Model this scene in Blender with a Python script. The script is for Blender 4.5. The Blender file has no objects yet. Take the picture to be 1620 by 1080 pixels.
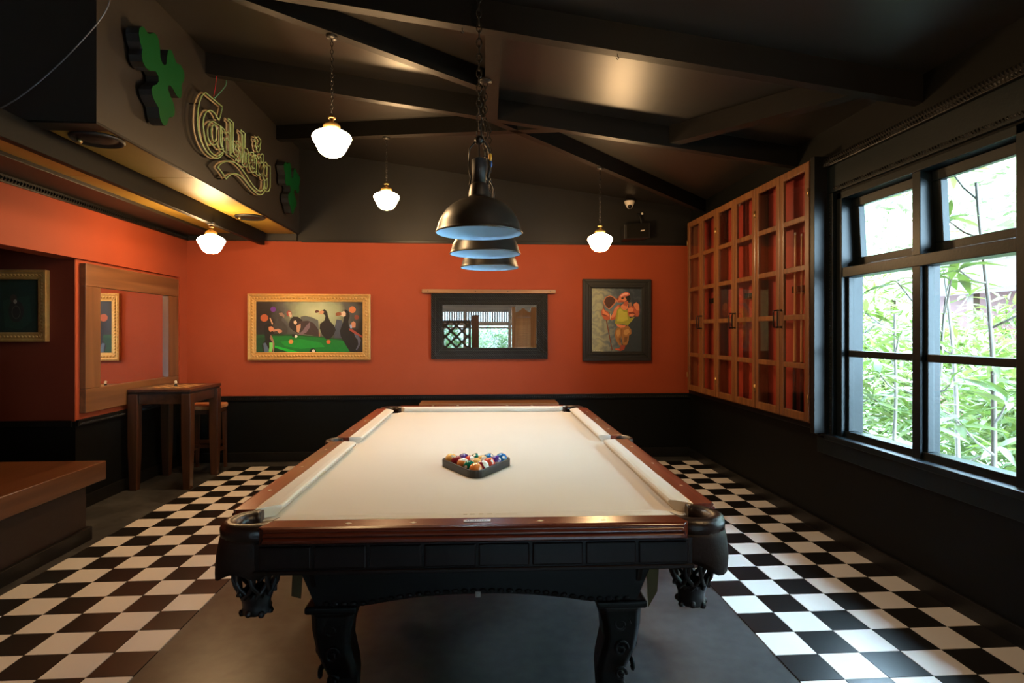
import bpy, math, random
from mathutils import Vector, Matrix, Euler

# ------------------------------------------------------------------ camera, world, exposure
scene = bpy.context.scene
COL = scene.collection
random.seed(7)
CAM_H, CAM_YAW, FPX, HORIZON = 1.491, 0.0626, 924.3, 525.0
cam_data = bpy.data.cameras.new('camera')
cam_data.sensor_width = 36.0
cam_data.lens = FPX / 1620 * 36.0
cam_data.shift_y = (HORIZON - 540.0) / 1620.0
cam_data.clip_start = 0.05
cam = bpy.data.objects.new('camera', cam_data)
COL.objects.link(cam)
cam.location = (0, 0, CAM_H)
cam.rotation_euler = (math.pi / 2, 0, -CAM_YAW)
scene.camera = cam

world = bpy.data.worlds.new('overcast_sky')
scene.world = world
world.use_nodes = True
bg = world.node_tree.nodes['Background']
bg.inputs['Color'].default_value = (0.52, 0.79, 1.0, 1)
bg.inputs['Strength'].default_value = 42.0

LAMP_STRENGTH = 115.0
LAMP_COLOR = (1.0, 0.63, 0.30)

scene.view_settings.view_transform = 'Standard'
scene.view_settings.look = 'None'
scene.view_settings.gamma = 1.0
scene.view_settings.use_curve_mapping = False
scene.view_settings.exposure = 0.25

# ------------------------------------------------------------------ helpers
def s2l(c):
    return tuple((v / 255 / 12.92) if v / 255 <= 0.04045 else ((v / 255 + 0.055) / 1.055) ** 2.4 for v in c)

def new_mat(name):
    m = bpy.data.materials.new(name)
    m.use_nodes = True
    return m, m.node_tree.nodes, m.node_tree.links, m.node_tree.nodes['Principled BSDF']

def mat(name, col, rough=0.5, metal=0.0, var=0.12, scale=8.0, bump=0.0, bump_scale=60.0, spec=0.5, coat=0.0):
    """plain painted/solid surface with a little mottling"""
    m, N, L, b = new_mat(name)
    tc = N.new('ShaderNodeTexCoord')
    no = N.new('ShaderNodeTexNoise'); no.inputs['Scale'].default_value = scale; no.inputs['Detail'].default_value = 5
    L.new(tc.outputs['Object'], no.inputs['Vector'])
    ra = N.new('ShaderNodeMix'); ra.data_type = 'RGBA'
    ra.inputs[6].default_value = (*[c * (1 - var) for c in col], 1)
    ra.inputs[7].default_value = (*[min(1, c * (1 + var)) for c in col], 1)
    L.new(no.outputs['Fac'], ra.inputs[0])
    L.new(ra.outputs[2], b.inputs['Base Color'])
    b.inputs['Roughness'].default_value = rough
    b.inputs['Metallic'].default_value = metal
    b.inputs['Specular IOR Level'].default_value = spec
    b.inputs['Coat Weight'].default_value = coat
    b.inputs['Coat Roughness'].default_value = 0.15
    if bump:
        n2 = N.new('ShaderNodeTexNoise'); n2.inputs['Scale'].default_value = bump_scale; n2.inputs['Detail'].default_value = 3
        L.new(tc.outputs['Object'], n2.inputs['Vector'])
        bu = N.new('ShaderNodeBump'); bu.inputs['Strength'].default_value = bump; bu.inputs['Distance'].default_value = 0.004
        L.new(n2.outputs['Fac'], bu.inputs['Height']); L.new(bu.outputs['Normal'], b.inputs['Normal'])
    return m

def wood(name, dark, light, axis='X', scale=3.0, rough=0.4, coat=0.2, spec=0.5):
    m, N, L, b = new_mat(name)
    tc = N.new('ShaderNodeTexCoord'); mp = N.new('ShaderNodeMapping')
    sc = {'X': (0.35, 6, 6), 'Y': (6, 0.35, 6), 'Z': (6, 6, 0.35)}[axis]
    mp.inputs['Scale'].default_value = [v * scale for v in sc]
    L.new(tc.outputs['Object'], mp.inputs['Vector'])
    n1 = N.new('ShaderNodeTexNoise'); n1.inputs['Scale'].default_value = 1.6; n1.inputs['Detail'].default_value = 8; n1.inputs['Distortion'].default_value = 0.6
    L.new(mp.outputs['Vector'], n1.inputs['Vector'])
    cr = N.new('ShaderNodeValToRGB')
    cr.color_ramp.elements[0].position = 0.32; cr.color_ramp.elements[0].color = (*dark, 1)
    cr.color_ramp.elements[1].position = 0.70; cr.color_ramp.elements[1].color = (*light, 1)
    L.new(n1.outputs['Fac'], cr.inputs['Fac']); L.new(cr.outputs['Color'], b.inputs['Base Color'])
    b.inputs['Roughness'].default_value = rough
    b.inputs['Specular IOR Level'].default_value = spec
    b.inputs['Coat Weight'].default_value = coat; b.inputs['Coat Roughness'].default_value = 0.18
    bu = N.new('ShaderNodeBump'); bu.inputs['Strength'].default_value = 0.12; bu.inputs['Distance'].default_value = 0.003
    L.new(n1.outputs['Fac'], bu.inputs['Height']); L.new(bu.outputs['Normal'], b.inputs['Normal'])
    return m

def rope(name, col, axis='X', pitch=55.0, rough=0.45):
    """black painted moulding with a pressed rope pattern"""
    m, N, L, b = new_mat(name)
    tc = N.new('ShaderNodeTexCoord'); mp = N.new('ShaderNodeMapping')
    mp.inputs['Rotation'].default_value = {'X': (0, 0.7, 0), 'Y': (0.7, 0, 0), 'Z': (0.7, 0.7, 0)}[axis]
    L.new(tc.outputs['Object'], mp.inputs['Vector'])
    w = N.new('ShaderNodeTexWave'); w.inputs['Scale'].default_value = pitch / 6.28 * 2
    w.bands_direction = {'X': 'X', 'Y': 'Y', 'Z': 'Z'}[axis]; w.inputs['Distortion'].default_value = 1.0
    L.new(mp.outputs['Vector'], w.inputs['Vector'])
    bu = N.new('ShaderNodeBump'); bu.inputs['Strength'].default_value = 1.0; bu.inputs['Distance'].default_value = 0.006
    L.new(w.outputs['Fac'], bu.inputs['Height']); L.new(bu.outputs['Normal'], b.inputs['Normal'])
    b.inputs['Base Color'].default_value = (*col, 1); b.inputs['Roughness'].default_value = rough
    return m

def glass(name, refl=0.10, tint=(1, 1, 1)):
    m, N, L, b = new_mat(name); N.remove(b)
    out = N['Material Output']
    t = N.new('ShaderNodeBsdfTransparent'); t.inputs['Color'].default_value = (*tint, 1)
    g = N.new('ShaderNodeBsdfGlossy'); g.inputs['Roughness'].default_value = 0.02
    lw = N.new('ShaderNodeLayerWeight'); lw.inputs['Blend'].default_value = 0.5
    pw = N.new('ShaderNodeMath'); pw.operation = 'POWER'; pw.inputs[1].default_value = 5.0
    L.new(lw.outputs['Facing'], pw.inputs[0])
    mu = N.new('ShaderNodeMath'); mu.operation = 'MULTIPLY_ADD'; mu.inputs[1].default_value = 0.8; mu.inputs[2].default_value = refl
    L.new(pw.outputs[0], mu.inputs[0])
    mx = N.new('ShaderNodeMixShader')
    L.new(mu.outputs[0], mx.inputs[0]); L.new(t.outputs[0], mx.inputs[1]); L.new(g.outputs[0], mx.inputs[2])
    L.new(mx.outputs[0], out.inputs['Surface'])
    return m

def emit(name, col, strength):
    m, N, L, b = new_mat(name)
    b.inputs['Base Color'].default_value = (0.9, 0.88, 0.82, 1)
    b.inputs['Emission Color'].default_value = (*col, 1); b.inputs['Emission Strength'].default_value = strength
    b.inputs['Roughness'].default_value = 0.3
    return m

def flat(name, col, rough=0.55):
    return mat(name, s2l(col), rough, var=0.18, scale=40)

class MB:
    """collects shapes and links them as one mesh object"""
    def __init__(self): self.v = []; self.f = []; self.s = []; self.mi = []
    def add(self, vs, fs, smooth=False, mi=0):
        o = len(self.v); self.v += [tuple(p) for p in vs]
        for f in fs: self.f.append(tuple(i + o for i in f)); self.s.append(smooth); self.mi.append(mi)
        return self
    def box(self, x0, x1, y0, y1, z0, z1, mi=0):
        vs = [(x0,y0,z0),(x1,y0,z0),(x1,y1,z0),(x0,y1,z0),(x0,y0,z1),(x1,y0,z1),(x1,y1,z1),(x0,y1,z1)]
        return self.add(vs, [(0,3,2,1),(4,5,6,7),(0,1,5,4),(1,2,6,5),(2,3,7,6),(3,0,4,7)], False, mi)
    def hexa(self, vs, mi=0):
        return self.add(vs, [(0,3,2,1),(4,5,6,7),(0,1,5,4),(1,2,6,5),(2,3,7,6),(3,0,4,7)], False, mi)
    def prism(self, poly, axis, a, b, mi=0, smooth=False):
        """poly of 2D points swept along an axis from a to b"""
        def P(p, t):
            return {'X': (t, p[0], p[1]), 'Y': (p[0], t, p[1]), 'Z': (p[0], p[1], t)}[axis]
        n = len(poly)
        vs = [P(p, a) for p in poly] + [P(p, b) for p in poly]
        fs = [(i, (i+1) % n, n + (i+1) % n, n + i) for i in range(n)]
        o = len(self.v)
        self.add(vs, fs, smooth, mi)
        self.add([], [], False, mi)
        self.f.append(tuple(o + i for i in reversed(range(n)))); self.s.append(False); self.mi.append(mi)
        self.f.append(tuple(o + n + i for i in range(n))); self.s.append(False); self.mi.append(mi)
        return self
    def loft(self, rings, cap=True, smooth=True, mi=0):
        n = len(rings[0]); vs = [p for r in rings for p in r]; fs = []
        for k in range(len(rings) - 1):
            for i in range(n):
                j = (i + 1) % n
                fs.append((k*n+i, k*n+j, (k+1)*n+j, (k+1)*n+i))
        o = len(self.v); self.add(vs, fs, smooth, mi)
        if cap:
            self.f.append(tuple(o + i for i in reversed(range(n)))); self.s.append(False); self.mi.append(mi)
            m = o + (len(rings)-1)*n
            self.f.append(tuple(m + i for i in range(n))); self.s.append(False); self.mi.append(mi)
        return self
    def tube(self, pts, r, n=6, closed=False, mi=0, smooth=True):
        pts = [Vector(p) for p in pts]; m = len(pts); rings = []
        rad = r if isinstance(r, (list, tuple)) else [r] * m
        up = Vector((0.13, 0.21, 0.97))
        for i, p in enumerate(pts):
            if closed: d = pts[(i+1) % m] - pts[i-1]
            else: d = pts[min(i+1, m-1)] - pts[max(i-1, 0)]
            if d.length < 1e-9: d = Vector((0, 0, 1))
            d.normalize()
            a = d.cross(up)
            if a.length < 1e-3: a = d.cross(Vector((1, 0, 0)))
            a.normalize(); b = d.cross(a)
            rings.append([tuple(p + (a * math.cos(2*math.pi*k/n) + b * math.sin(2*math.pi*k/n)) * rad[i]) for k in range(n)])
        if closed: rings.append(rings[0]); return self.loft(rings, False, smooth, mi)
        return self.loft(rings, True, smooth, mi)
    def lathe(self, prof, n=24, c=(0,0,0), mi=0, smooth=True, cap=False):
        rings = [[(c[0] + r*math.cos(2*math.pi*k/n), c[1] + r*math.sin(2*math.pi*k/n), c[2] + z) for k in range(n)] for r, z in prof]
        return self.loft(rings, cap, smooth, mi)
    def ball(self, c, r, n=10, m=7, mi=0, sc=(1,1,1)):
        prof = [(max(1e-4, math.sin(math.pi*k/m)) * r, math.cos(math.pi*k/m) * r) for k in range(m, -1, -1)]
        rings = [[(c[0] + q*math.cos(2*math.pi*k/n)*sc[0], c[1] + q*math.sin(2*math.pi*k/n)*sc[1], c[2] + z*sc[2]) for k in range(n)] for q, z in prof]
        return self.loft(rings, False, True, mi)
    def poly(self, pts, mi=0):
        return self.add(pts, [tuple(range(len(pts)))], False, mi)
    def mesh(self, name, mats):
        me = bpy.data.meshes.new(name); me.from_pydata(self.v, [], self.f)
        for m in (mats if isinstance(mats, (list, tuple)) else [mats]): me.materials.append(m)
        me.polygons.foreach_set('use_smooth', self.s); me.polygons.foreach_set('material_index', self.mi)
        me.validate(); me.update()
        return me
    def build(self, name, mats, parent=None, bevel=0.0, loc=None, rot=None, seg=2):
        o = bpy.data.objects.new(name, self.mesh(name, mats)); COL.objects.link(o)
        if parent is not None: o.parent = parent
        if loc is not None: o.location = loc
        if rot is not None: o.rotation_euler = rot
        if bevel:
            bv = o.modifiers.new('bevel', 'BEVEL'); bv.width = bevel; bv.segments = seg; bv.limit_method = 'ANGLE'; bv.angle_limit = 0.6
        return o

def link(name, me, parent=None, loc=(0,0,0), rot=(0,0,0), sc=(1,1,1)):
    o = bpy.data.objects.new(name, me); COL.objects.link(o); o.parent = parent
    o.location = loc; o.rotation_euler = rot; o.scale = sc
    return o

def tag(o, label=None, cat=None, group=None, kind=None):
    if label: o['label'] = label
    if cat: o['category'] = cat
    if group: o['group'] = group
    if kind: o['kind'] = kind
    return o

def thing(name, label, cat, loc=(0,0,0), rz=0.0, group=None):
    o = bpy.data.objects.new(name, None); COL.objects.link(o); o.empty_display_size = 0.1
    o.location = loc; o.rotation_euler = (0, 0, rz)
    return tag(o, label, cat, group)

def struct(o, label=None): return tag(o, label, kind='structure')

def copy_tree(o, parent=None):
    c = o.copy(); COL.objects.link(c); c.parent = parent
    for ch in o.children: copy_tree(ch, c)
    return c

# an outline seen in the picture, laid on the real plane it belongs to
_c, _s = math.cos(CAM_YAW), math.sin(CAM_YAW)
def _ray(px, py):
    u = (px - 810) / FPX; v = (HORIZON - py) / FPX
    return (u*_c + _s, _c - u*_s, v)
def on_x(px, py, X):
    d = _ray(px, py); t = X / d[0]; return (t*d[1], CAM_H + t*d[2])      # (Y, Z)
def on_y(px, py, Y):
    d = _ray(px, py); t = Y / d[1]; return (t*d[0], CAM_H + t*d[2])      # (X, Z)

def smooth_path(pts, k=4, closed=False):
    n = len(pts); out = []
    P = [Vector(p) for p in pts]
    rng = range(n) if closed else range(n - 1)
    for i in rng:
        p0 = P[i-1] if (closed or i > 0) else P[0]
        p1 = P[i]; p2 = P[(i+1) % n]; p3 = P[(i+2) % n] if (closed or i+2 < n) else P[-1]
        for j in range(k):
            t = j / k
            out.append(tuple(0.5*((2*p1) + (-p0+p2)*t + (2*p0-5*p1+4*p2-p3)*t*t + (-p0+3*p1-3*p2+p3)*t**3)))
    if not closed: out.append(tuple(P[-1]))
    return out

# ------------------------------------------------------------------ materials
M = {}
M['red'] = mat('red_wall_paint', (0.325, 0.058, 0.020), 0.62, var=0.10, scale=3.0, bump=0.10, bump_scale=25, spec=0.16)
M['black_wall'] = mat('black_wall_paint', (0.0030, 0.0035, 0.0032), 0.55, var=0.25, scale=2.5, bump=0.10, bump_scale=30, spec=0.14)
M['upper_black'] = mat('soft_black_wall_paint', (0.0075, 0.0063, 0.0049), 0.5, var=0.25, scale=2.0, bump=0.1, bump_scale=20, spec=0.35)
M['ceil'] = mat('black_ceiling_paint', (0.0125, 0.0102, 0.008), 0.40, var=0.2, scale=1.5, bump=0.08, bump_scale=14, spec=0.6)
M['beam'] = mat('black_beam_paint', (0.0075, 0.0066, 0.0054), 0.45, var=0.25, scale=6, bump=0.2, bump_scale=40, spec=0.25)
M['bulk'] = mat('bulkhead_paint', (0.019, 0.015, 0.0112), 0.5, var=0.22, scale=2.0, bump=0.08, bump_scale=22, spec=0.35)
M['yellow'] = mat('mustard_soffit_paint', (0.30, 0.19, 0.032), 0.5, var=0.12, scale=4, spec=0.3)
M['ropeX'] = rope('rope_moulding_x', (0.007, 0.007, 0.0065), 'X')
M['ropeY'] = rope('rope_moulding_y', (0.007, 0.007, 0.0065), 'Y')
M['ropeZ'] = rope('rope_moulding_z', (0.007, 0.007, 0.0065), 'Z')
M['trim'] = mat('black_trim_paint', (0.006, 0.006, 0.0056), 0.4, var=0.2, scale=8, bump=0.1, bump_scale=50, spec=0.3)
M['winframe'] = mat('dark_teal_window_paint', (0.0035, 0.0085, 0.0108), 0.38, var=0.3, scale=10, bump=0.15, bump_scale=60, spec=0.28)
M['tile_w'] = mat('white_floor_tile', (0.70, 0.665, 0.62), 0.32, var=0.05, scale=3, bump=0.02, bump_scale=80, spec=0.45)
M['tile_b'] = mat('black_floor_tile', (0.008, 0.0078, 0.0075), 0.30, var=0.25, scale=5, bump=0.03, bump_scale=60, spec=0.5)
M['maroon'] = mat('shaded_red_alcove_paint', (0.12, 0.020, 0.009), 0.55, var=0.1, scale=3, spec=0.2)  # wall red made darker, the alcove's shade is put into the colour
M['glass'] = glass('window_glass', 0.025)
M['cab_glass'] = glass('cabinet_glass', 0.05)
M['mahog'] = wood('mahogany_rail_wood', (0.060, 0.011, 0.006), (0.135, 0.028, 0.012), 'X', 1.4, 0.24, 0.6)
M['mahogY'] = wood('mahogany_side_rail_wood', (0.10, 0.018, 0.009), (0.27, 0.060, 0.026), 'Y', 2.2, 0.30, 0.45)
M['darkwood'] = wood('dark_stained_table_wood', (0.0045, 0.0018, 0.0013), (0.009, 0.0035, 0.0025), 'X', 3, 0.42, 0.05, 0.3)
M['ebony'] = mat('near_black_table_wood', (0.0026, 0.0025, 0.0023), 0.45, var=0.3, scale=9, bump=0.1, bump_scale=50, spec=0.3)
M['felt'] = mat('cream_felt', (0.68, 0.625, 0.535), 0.95, var=0.035, scale=2.0, bump=0.05, bump_scale=400, spec=0.1)
M['leather'] = mat('dark_brown_leather', (0.018, 0.009, 0.006), 0.33, var=0.3, scale=20, bump=0.3, bump_scale=120)
M['leather_sk'] = mat('brown_leather_skirt', (0.016, 0.0085, 0.0055), 0.6, var=0.3, scale=18, bump=0.35, bump_scale=90, spec=0.25)
M['net'] = mat('black_leather_net', (0.010, 0.008, 0.007), 0.4, var=0.3, scale=30)
M['stitch'] = mat('tan_stitching', (0.33, 0.24, 0.15), 0.6)
M['pearl'] = mat('pearl_sight', (0.75, 0.66, 0.50), 0.25)
M['steel'] = mat('brushed_steel_plate', (0.55, 0.53, 0.50), 0.3, 0.9)
M['oak'] = wood('honey_oak', (0.12, 0.043, 0.013), (0.22, 0.088, 0.026), 'Z', 2.6, 0.4, 0.25)
M['oakY'] = wood('honey_oak_rail', (0.12, 0.043, 0.013), (0.22, 0.088, 0.026), 'Y', 2.6, 0.4, 0.25)
M['oakX'] = wood('honey_oak_plank', (0.19, 0.082, 0.027), (0.32, 0.145, 0.05), 'X', 2.0, 0.42, 0.2)
M['teak'] = wood('brown_teak', (0.034, 0.012, 0.0045), (0.075, 0.028, 0.010), 'Y', 1.6, 0.36, 0.3)
M['teakZ'] = wood('brown_teak_upright', (0.034, 0.012, 0.0045), (0.075, 0.028, 0.010), 'Z', 1.6, 0.38, 0.25)
M['frame_wood'] = wood('warm_brown_mirror_frame', (0.11, 0.042, 0.014), (0.21, 0.088, 0.030), 'Y', 1.3, 0.42, 0.15)
M['frame_woodZ'] = wood('warm_brown_mirror_stile', (0.11, 0.042, 0.014), (0.21, 0.088, 0.030), 'Z', 1.3, 0.42, 0.15)
M['benchtop'] = wood('bench_top_wood', (0.075, 0.025, 0.009), (0.14, 0.052, 0.019), 'Y', 1.5, 0.33, 0.3)
M['bench_base'] = mat('dark_maroon_bench_base', (0.015, 0.0065, 0.0045), 0.5, var=0.2)
M['tan_leather'] = mat('tan_leather_seat', (0.42, 0.17, 0.06), 0.45, var=0.15, scale=10)
M['gold'] = mat('gilt_frame', (0.62, 0.36, 0.11), 0.36, 0.55, var=0.25, scale=40, bump=0.2, bump_scale=120)
M['goldrope'] = rope('gilt_carved_band', (0.50, 0.28, 0.075), 'X', 110, 0.4)
M['mirror'] = mat('silvered_mirror', (0.92, 0.92, 0.92), 0.015, 1.0, var=0.0)
M['pendant'] = mat('bronze_black_enamel', (0.020, 0.015, 0.010), 0.38, 0.0, var=0.1, scale=6, spec=0.6)
M['pendant_in'] = mat('pale_blue_enamel', (0.38, 0.64, 0.90), 0.5, var=0.06, scale=8, spec=0.3)
M['bulb'] = emit('cool_lamp_face', (.66, .86, 1.0), 270.0)
M['iron'] = mat('black_iron', (0.022, 0.020, 0.018), 0.38, 0.6, var=0.2)
M['brass'] = mat('aged_brass', (0.50, 0.33, 0.13), 0.3, 0.9, var=0.2)
M['lamp'] = emit('lit_opal_glass', LAMP_COLOR, LAMP_STRENGTH)
M['green'] = mat('shamrock_green', (0.0008, 0.042, 0.0085), 0.6, var=0.06, scale=4, spec=0.12)
M['matte_black'] = mat('matte_black', (0.008, 0.008, 0.008), 0.6)
M['neon'] = mat('pale_green_neon_tube', (0.26, 0.36, 0.15), 0.3, var=0.1)
M['neon_back'] = mat('tan_letter_edge', (0.34, 0.25, 0.14), 0.5, var=0.15)
M['white_plastic'] = mat('white_plastic', (0.72, 0.66, 0.58), 0.35, var=0.04)
M['lens'] = mat('camera_lens', (0.006, 0.006, 0.006), 0.1)
M['blackplastic'] = mat('black_plastic_rack', (0.022, 0.023, 0.021), 0.42, var=0.15, spec=0.45)
# ------------------------------------------------------------------ room shell
XR, XL, YB = 2.58, -3.28, 6.88
YF = -2.6                                             # wall behind the camera
Z_RAIL, Z_RED = 0.75, 2.535
def zbeam(x): return 3.165 - 0.135 * x
def zceil(x): return 3.325 - 0.135 * x

# floor: dark polished concrete with a chequered tile strip along either side
m, N, L, b = new_mat('polished_concrete')
tc = N.new('ShaderNodeTexCoord')
n1 = N.new('ShaderNodeTexNoise'); n1.inputs['Scale'].default_value = 1.7; n1.inputs['Detail'].default_value = 9; n1.inputs['Distortion'].default_value = 0.8
n2 = N.new('ShaderNodeTexNoise'); n2.inputs['Scale'].default_value = 14; n2.inputs['Detail'].default_value = 6
L.new(tc.outputs['Object'], n1.inputs['Vector']); L.new(tc.outputs['Object'], n2.inputs['Vector'])
mx = N.new('ShaderNodeMath'); mx.operation = 'MULTIPLY_ADD'; mx.inputs[1].default_value = 0.5
L.new(n2.outputs['Fac'], mx.inputs[0]); L.new(n1.outputs['Fac'], mx.inputs[2])
cr = N.new('ShaderNodeValToRGB'); cr.color_ramp.elements[0].position = 0.45; cr.color_ramp.elements[0].color = (0.010, 0.0100, 0.0098, 1)
cr.color_ramp.elements[1].position = 0.95; cr.color_ramp.elements[1].color = (0.074, 0.074, 0.074, 1)
L.new(mx.outputs[0], cr.inputs['Fac']); L.new(cr.outputs['Color'], b.inputs['Base Color'])
rr = N.new('ShaderNodeMapRange'); rr.inputs['To Min'].default_value = 0.26; rr.inputs['To Max'].default_value = 0.42
L.new(n1.outputs['Fac'], rr.inputs['Value']); L.new(rr.outputs[0], b.inputs['Roughness'])
M['concrete'] = m
floor = struct(MB().box(-5.7, XR + 0.16, YF - 0.2, YB + 0.1, -0.15, 0.0).build('floor', M['concrete']), 'dark polished concrete floor with chequered tile strips')

T = 0.2
def tile_mesh(name, mt):
    g = 0.0012; z = 0.004
    return MB().hexa([(g,g,-.002),(T-g,g,-.002),(T-g,T-g,-.002),(g,T-g,-.002),(g+.001,g+.001,z),(T-g-.001,g+.001,z),(T-g-.001,T-g-.001,z),(g+.001,T-g-.001,z)]).mesh(name, mt)
TW, TB = tile_mesh('white_tile', M['tile_w']), tile_mesh('black_tile', M['tile_b'])
far_w, far_b = MB(), MB()
def tile_field(x0, y0, par, k0, k1):
    for k in range(-26, k1):
        for i in range(6):
            x = x0 + i*T; y = y0 + k*T; white = (i + k + par) % 2 == 0
            if y < YF: continue
            if k >= k0:
                link('tile', TW if white else TB, floor, (x, y, 0.0005), (0, 0, 0))
            else:
                (far_w if white else far_b).box(x + .0012, x + T - .0012, y + .0012, y + T - .0012, -.001, .0045)
tile_field(-2.6735, 3.2222, 1, -5, 17)     # strip on the left
tile_field(1.3785, 3.0075, 0, -5, 18)      # strip on the right, under the window
tag(far_w.build('tile_field', M['tile_w'], floor), kind='stuff')
tag(far_b.build('tile_field', M['tile_b'], floor), kind='stuff')

# back wall: black dado, red band, black above (three coats of paint on one wall)
w = MB()
w.box(-3.6, XR + .16, YB, YB + .16, 0, Z_RAIL, 1)
w.box(-3.6, XR + .16, YB, YB + .16, Z_RAIL, Z_RED, 0)
w.box(-3.6, XR + .16, YB, YB + .16, Z_RED, 3.95, 2)
wall_back = struct(w.build('wall_back', [M['red'], M['black_wall'], M['upper_black']]), 'red back wall with black dado and black upper part')
# left wall: header over the alcove and the pier that carries the mirror
w = MB()
w.box(-3.46, XL, YF, YB, 2.10, Z_RED, 0)
w.box(-3.46, XL, YF, YB, Z_RED, 3.9, 2)
w.box(-3.9, XL - .035, 5.07, YB, Z_RAIL, 2.10, 0)
w.box(-3.9, XL - .035, 5.07, YB, 0, Z_RAIL, 1)
w.box(XL - .035, XL, 6.71, YB, Z_RAIL, 2.10, 0)
w.box(-3.46, XL, YF, 4.22, Z_RAIL, 2.10, 0); w.box(-3.46, XL, YF, 4.22, 0, Z_RAIL, 1)  # added near pier, out of view, keeps light out of the alcove
w.box(-3.9, -3.46, 5.07, YB, 2.10, 2.5, 0)
w.box(XL - .035, XL, 6.71, YB, 0, Z_RAIL, 1)
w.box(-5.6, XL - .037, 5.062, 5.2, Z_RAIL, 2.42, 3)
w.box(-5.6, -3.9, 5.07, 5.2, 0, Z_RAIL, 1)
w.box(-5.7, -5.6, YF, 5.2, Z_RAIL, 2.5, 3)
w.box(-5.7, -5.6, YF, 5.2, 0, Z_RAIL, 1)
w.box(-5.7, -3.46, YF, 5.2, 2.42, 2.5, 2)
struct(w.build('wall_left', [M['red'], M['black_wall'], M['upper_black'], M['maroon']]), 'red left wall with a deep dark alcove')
# right wall, all black, with the window opening
WY0, WY1, WZ0, WZ1 = 1.14, 4.02, 0.75, 2.48
w = MB()
w.box(XR, XR + .16, YF, YB, 0, WZ0); w.box(XR, XR + .16, YF, YB, WZ1, 3.1)
w.box(XR, XR + .16, WY1, YB, WZ0, WZ1); w.box(XR, XR + .16, YF, WY0, WZ0, WZ1)
struct(w.build('wall_right', M['black_wall']), 'black right wall with the big window')
# wall behind the camera, with a wide doorway to the garden
w = MB()
w.box(-5.7, -1.05, YF - .16, YF, 0, 3.95); w.box(1.80, XR + .16, YF - .16, YF, 0, 3.3); w.box(-1.05, 1.80, YF - .16, YF, 2.28, 3.6)
struct(w.build('wall_front', M['upper_black']), 'black wall with a wide doorway to the garden')

# ceiling: one slope falling to the right, painted beams and diagonal braces below it
c = MB(); x0, x1 = -3.7, XR + .16
c.hexa([(x0,YF-.2,zceil(x0)),(x1,YF-.2,zceil(x1)),(x1,YB+.16,zceil(x1)),(x0,YB+.16,zceil(x0)),
        (x0,YF-.2,zceil(x0)+.08),(x1,YF-.2,zceil(x1)+.08),(x1,YB+.16,zceil(x1)+.08),(x0,YB+.16,zceil(x0)+.08)])
ceiling = struct(c.build('ceiling', M['ceil']), 'black painted ceiling sloping down towards the window')
def beam(name, a, bb, w, drop=0.0):
    a = Vector((*a, 0)); bb = Vector((*bb, 0)); d = (bb - a).normalized(); n = Vector((-d.y, d.x, 0)) * (w/2)
    q = [a + n, a - n, bb - n, bb + n]
    q = [q[1], q[2], q[3], q[0]]
    o = MB().hexa([(p.x, p.y, zbeam(p.x) - drop) for p in q] + [(p.x, p.y, zceil(p.x) + .02) for p in q]).build(name, M['beam'], ceiling)
    return o
for y in (-1.0, 0.55, 1.93): beam('beam', (-3.28, y), (XR, y), .06)
beam('beam', (-2.03, 3.25), (XR, 3.25), .07)
beam('beam', (-2.03, 4.57), (XR, 4.57), .07)
beam('ridge_board', (.10, 3.285), (.125, 4.535), .092)
beam('brace', (-1.58, 3.28), (.05, 4.085), .075, -.02)
beam('brace', (-2.03, 6.15), (.72, 4.59), .075, -.02)
beam('brace', (.06, 4.60), (2.57, 6.45), .075, -.02)
beam('brace', (1.56, 4.54), (2.27, 3.28), .075, -.02)
# small hook screws under the near beam
for x in (-.073, .80):
    MB().tube([(x, 3.25, zbeam(x)), (x, 3.25, zbeam(x)-.012), (x+.008, 3.25, zbeam(x)-.022), (x, 3.25, zbeam(x)-.032), (x-.008, 3.25, zbeam(x)-.022)], .0025, 5).build('hook', M['iron'], ceiling)

# bulkhead on the left: a boxed-in drop ceiling with mustard panels below
BX, BY, BZ = -2.03, 3.27, 2.622
bk = MB()
bk.box(BX - .02, BX, BY, YB, BZ, 3.62); bk.box(XL, BX - .02, BY, BY + .02, BZ, 3.78)
bulk = struct(bk.build('trim_1', M['bulk']), 'brown black boxed bulkhead carrying the green shamrocks')
MB().box(XL, BX - .002, BY + .002, BY + .13, BZ - .012, BZ + .05).box(BX - .018, BX - .002, BY + .13, YB, BZ - .010, BZ + .05).build('lip', M['beam'], bulk)
def panel(x0, x1, y0, y1): MB().box(x0, x1, y0, y1, 2.617, 2.64).build('panel', M['yellow'], bulk, .002)
for (y0, y1) in ((BY + .13, 4.41), (4.414, 5.62), (5.624, YB)):
    panel(-2.38, BX - .018, y0, y1); panel(-2.94, -2.43, y0, y1)
MB().box(-2.43, -2.38, 2.3, YB - .1, 2.475, 2.617).build('joist', M['black_wall'], bulk, .003)
MB().box(XL, -2.94, BY + .02, YB, 2.59, 2.65).build('edge_board', M['bulk'], bulk, .003)
MB().box(-2.94, BX - .018, YB - .035, YB, 2.54, 2.65).build('edge_board', M['bulk'], bulk, .003)

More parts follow.
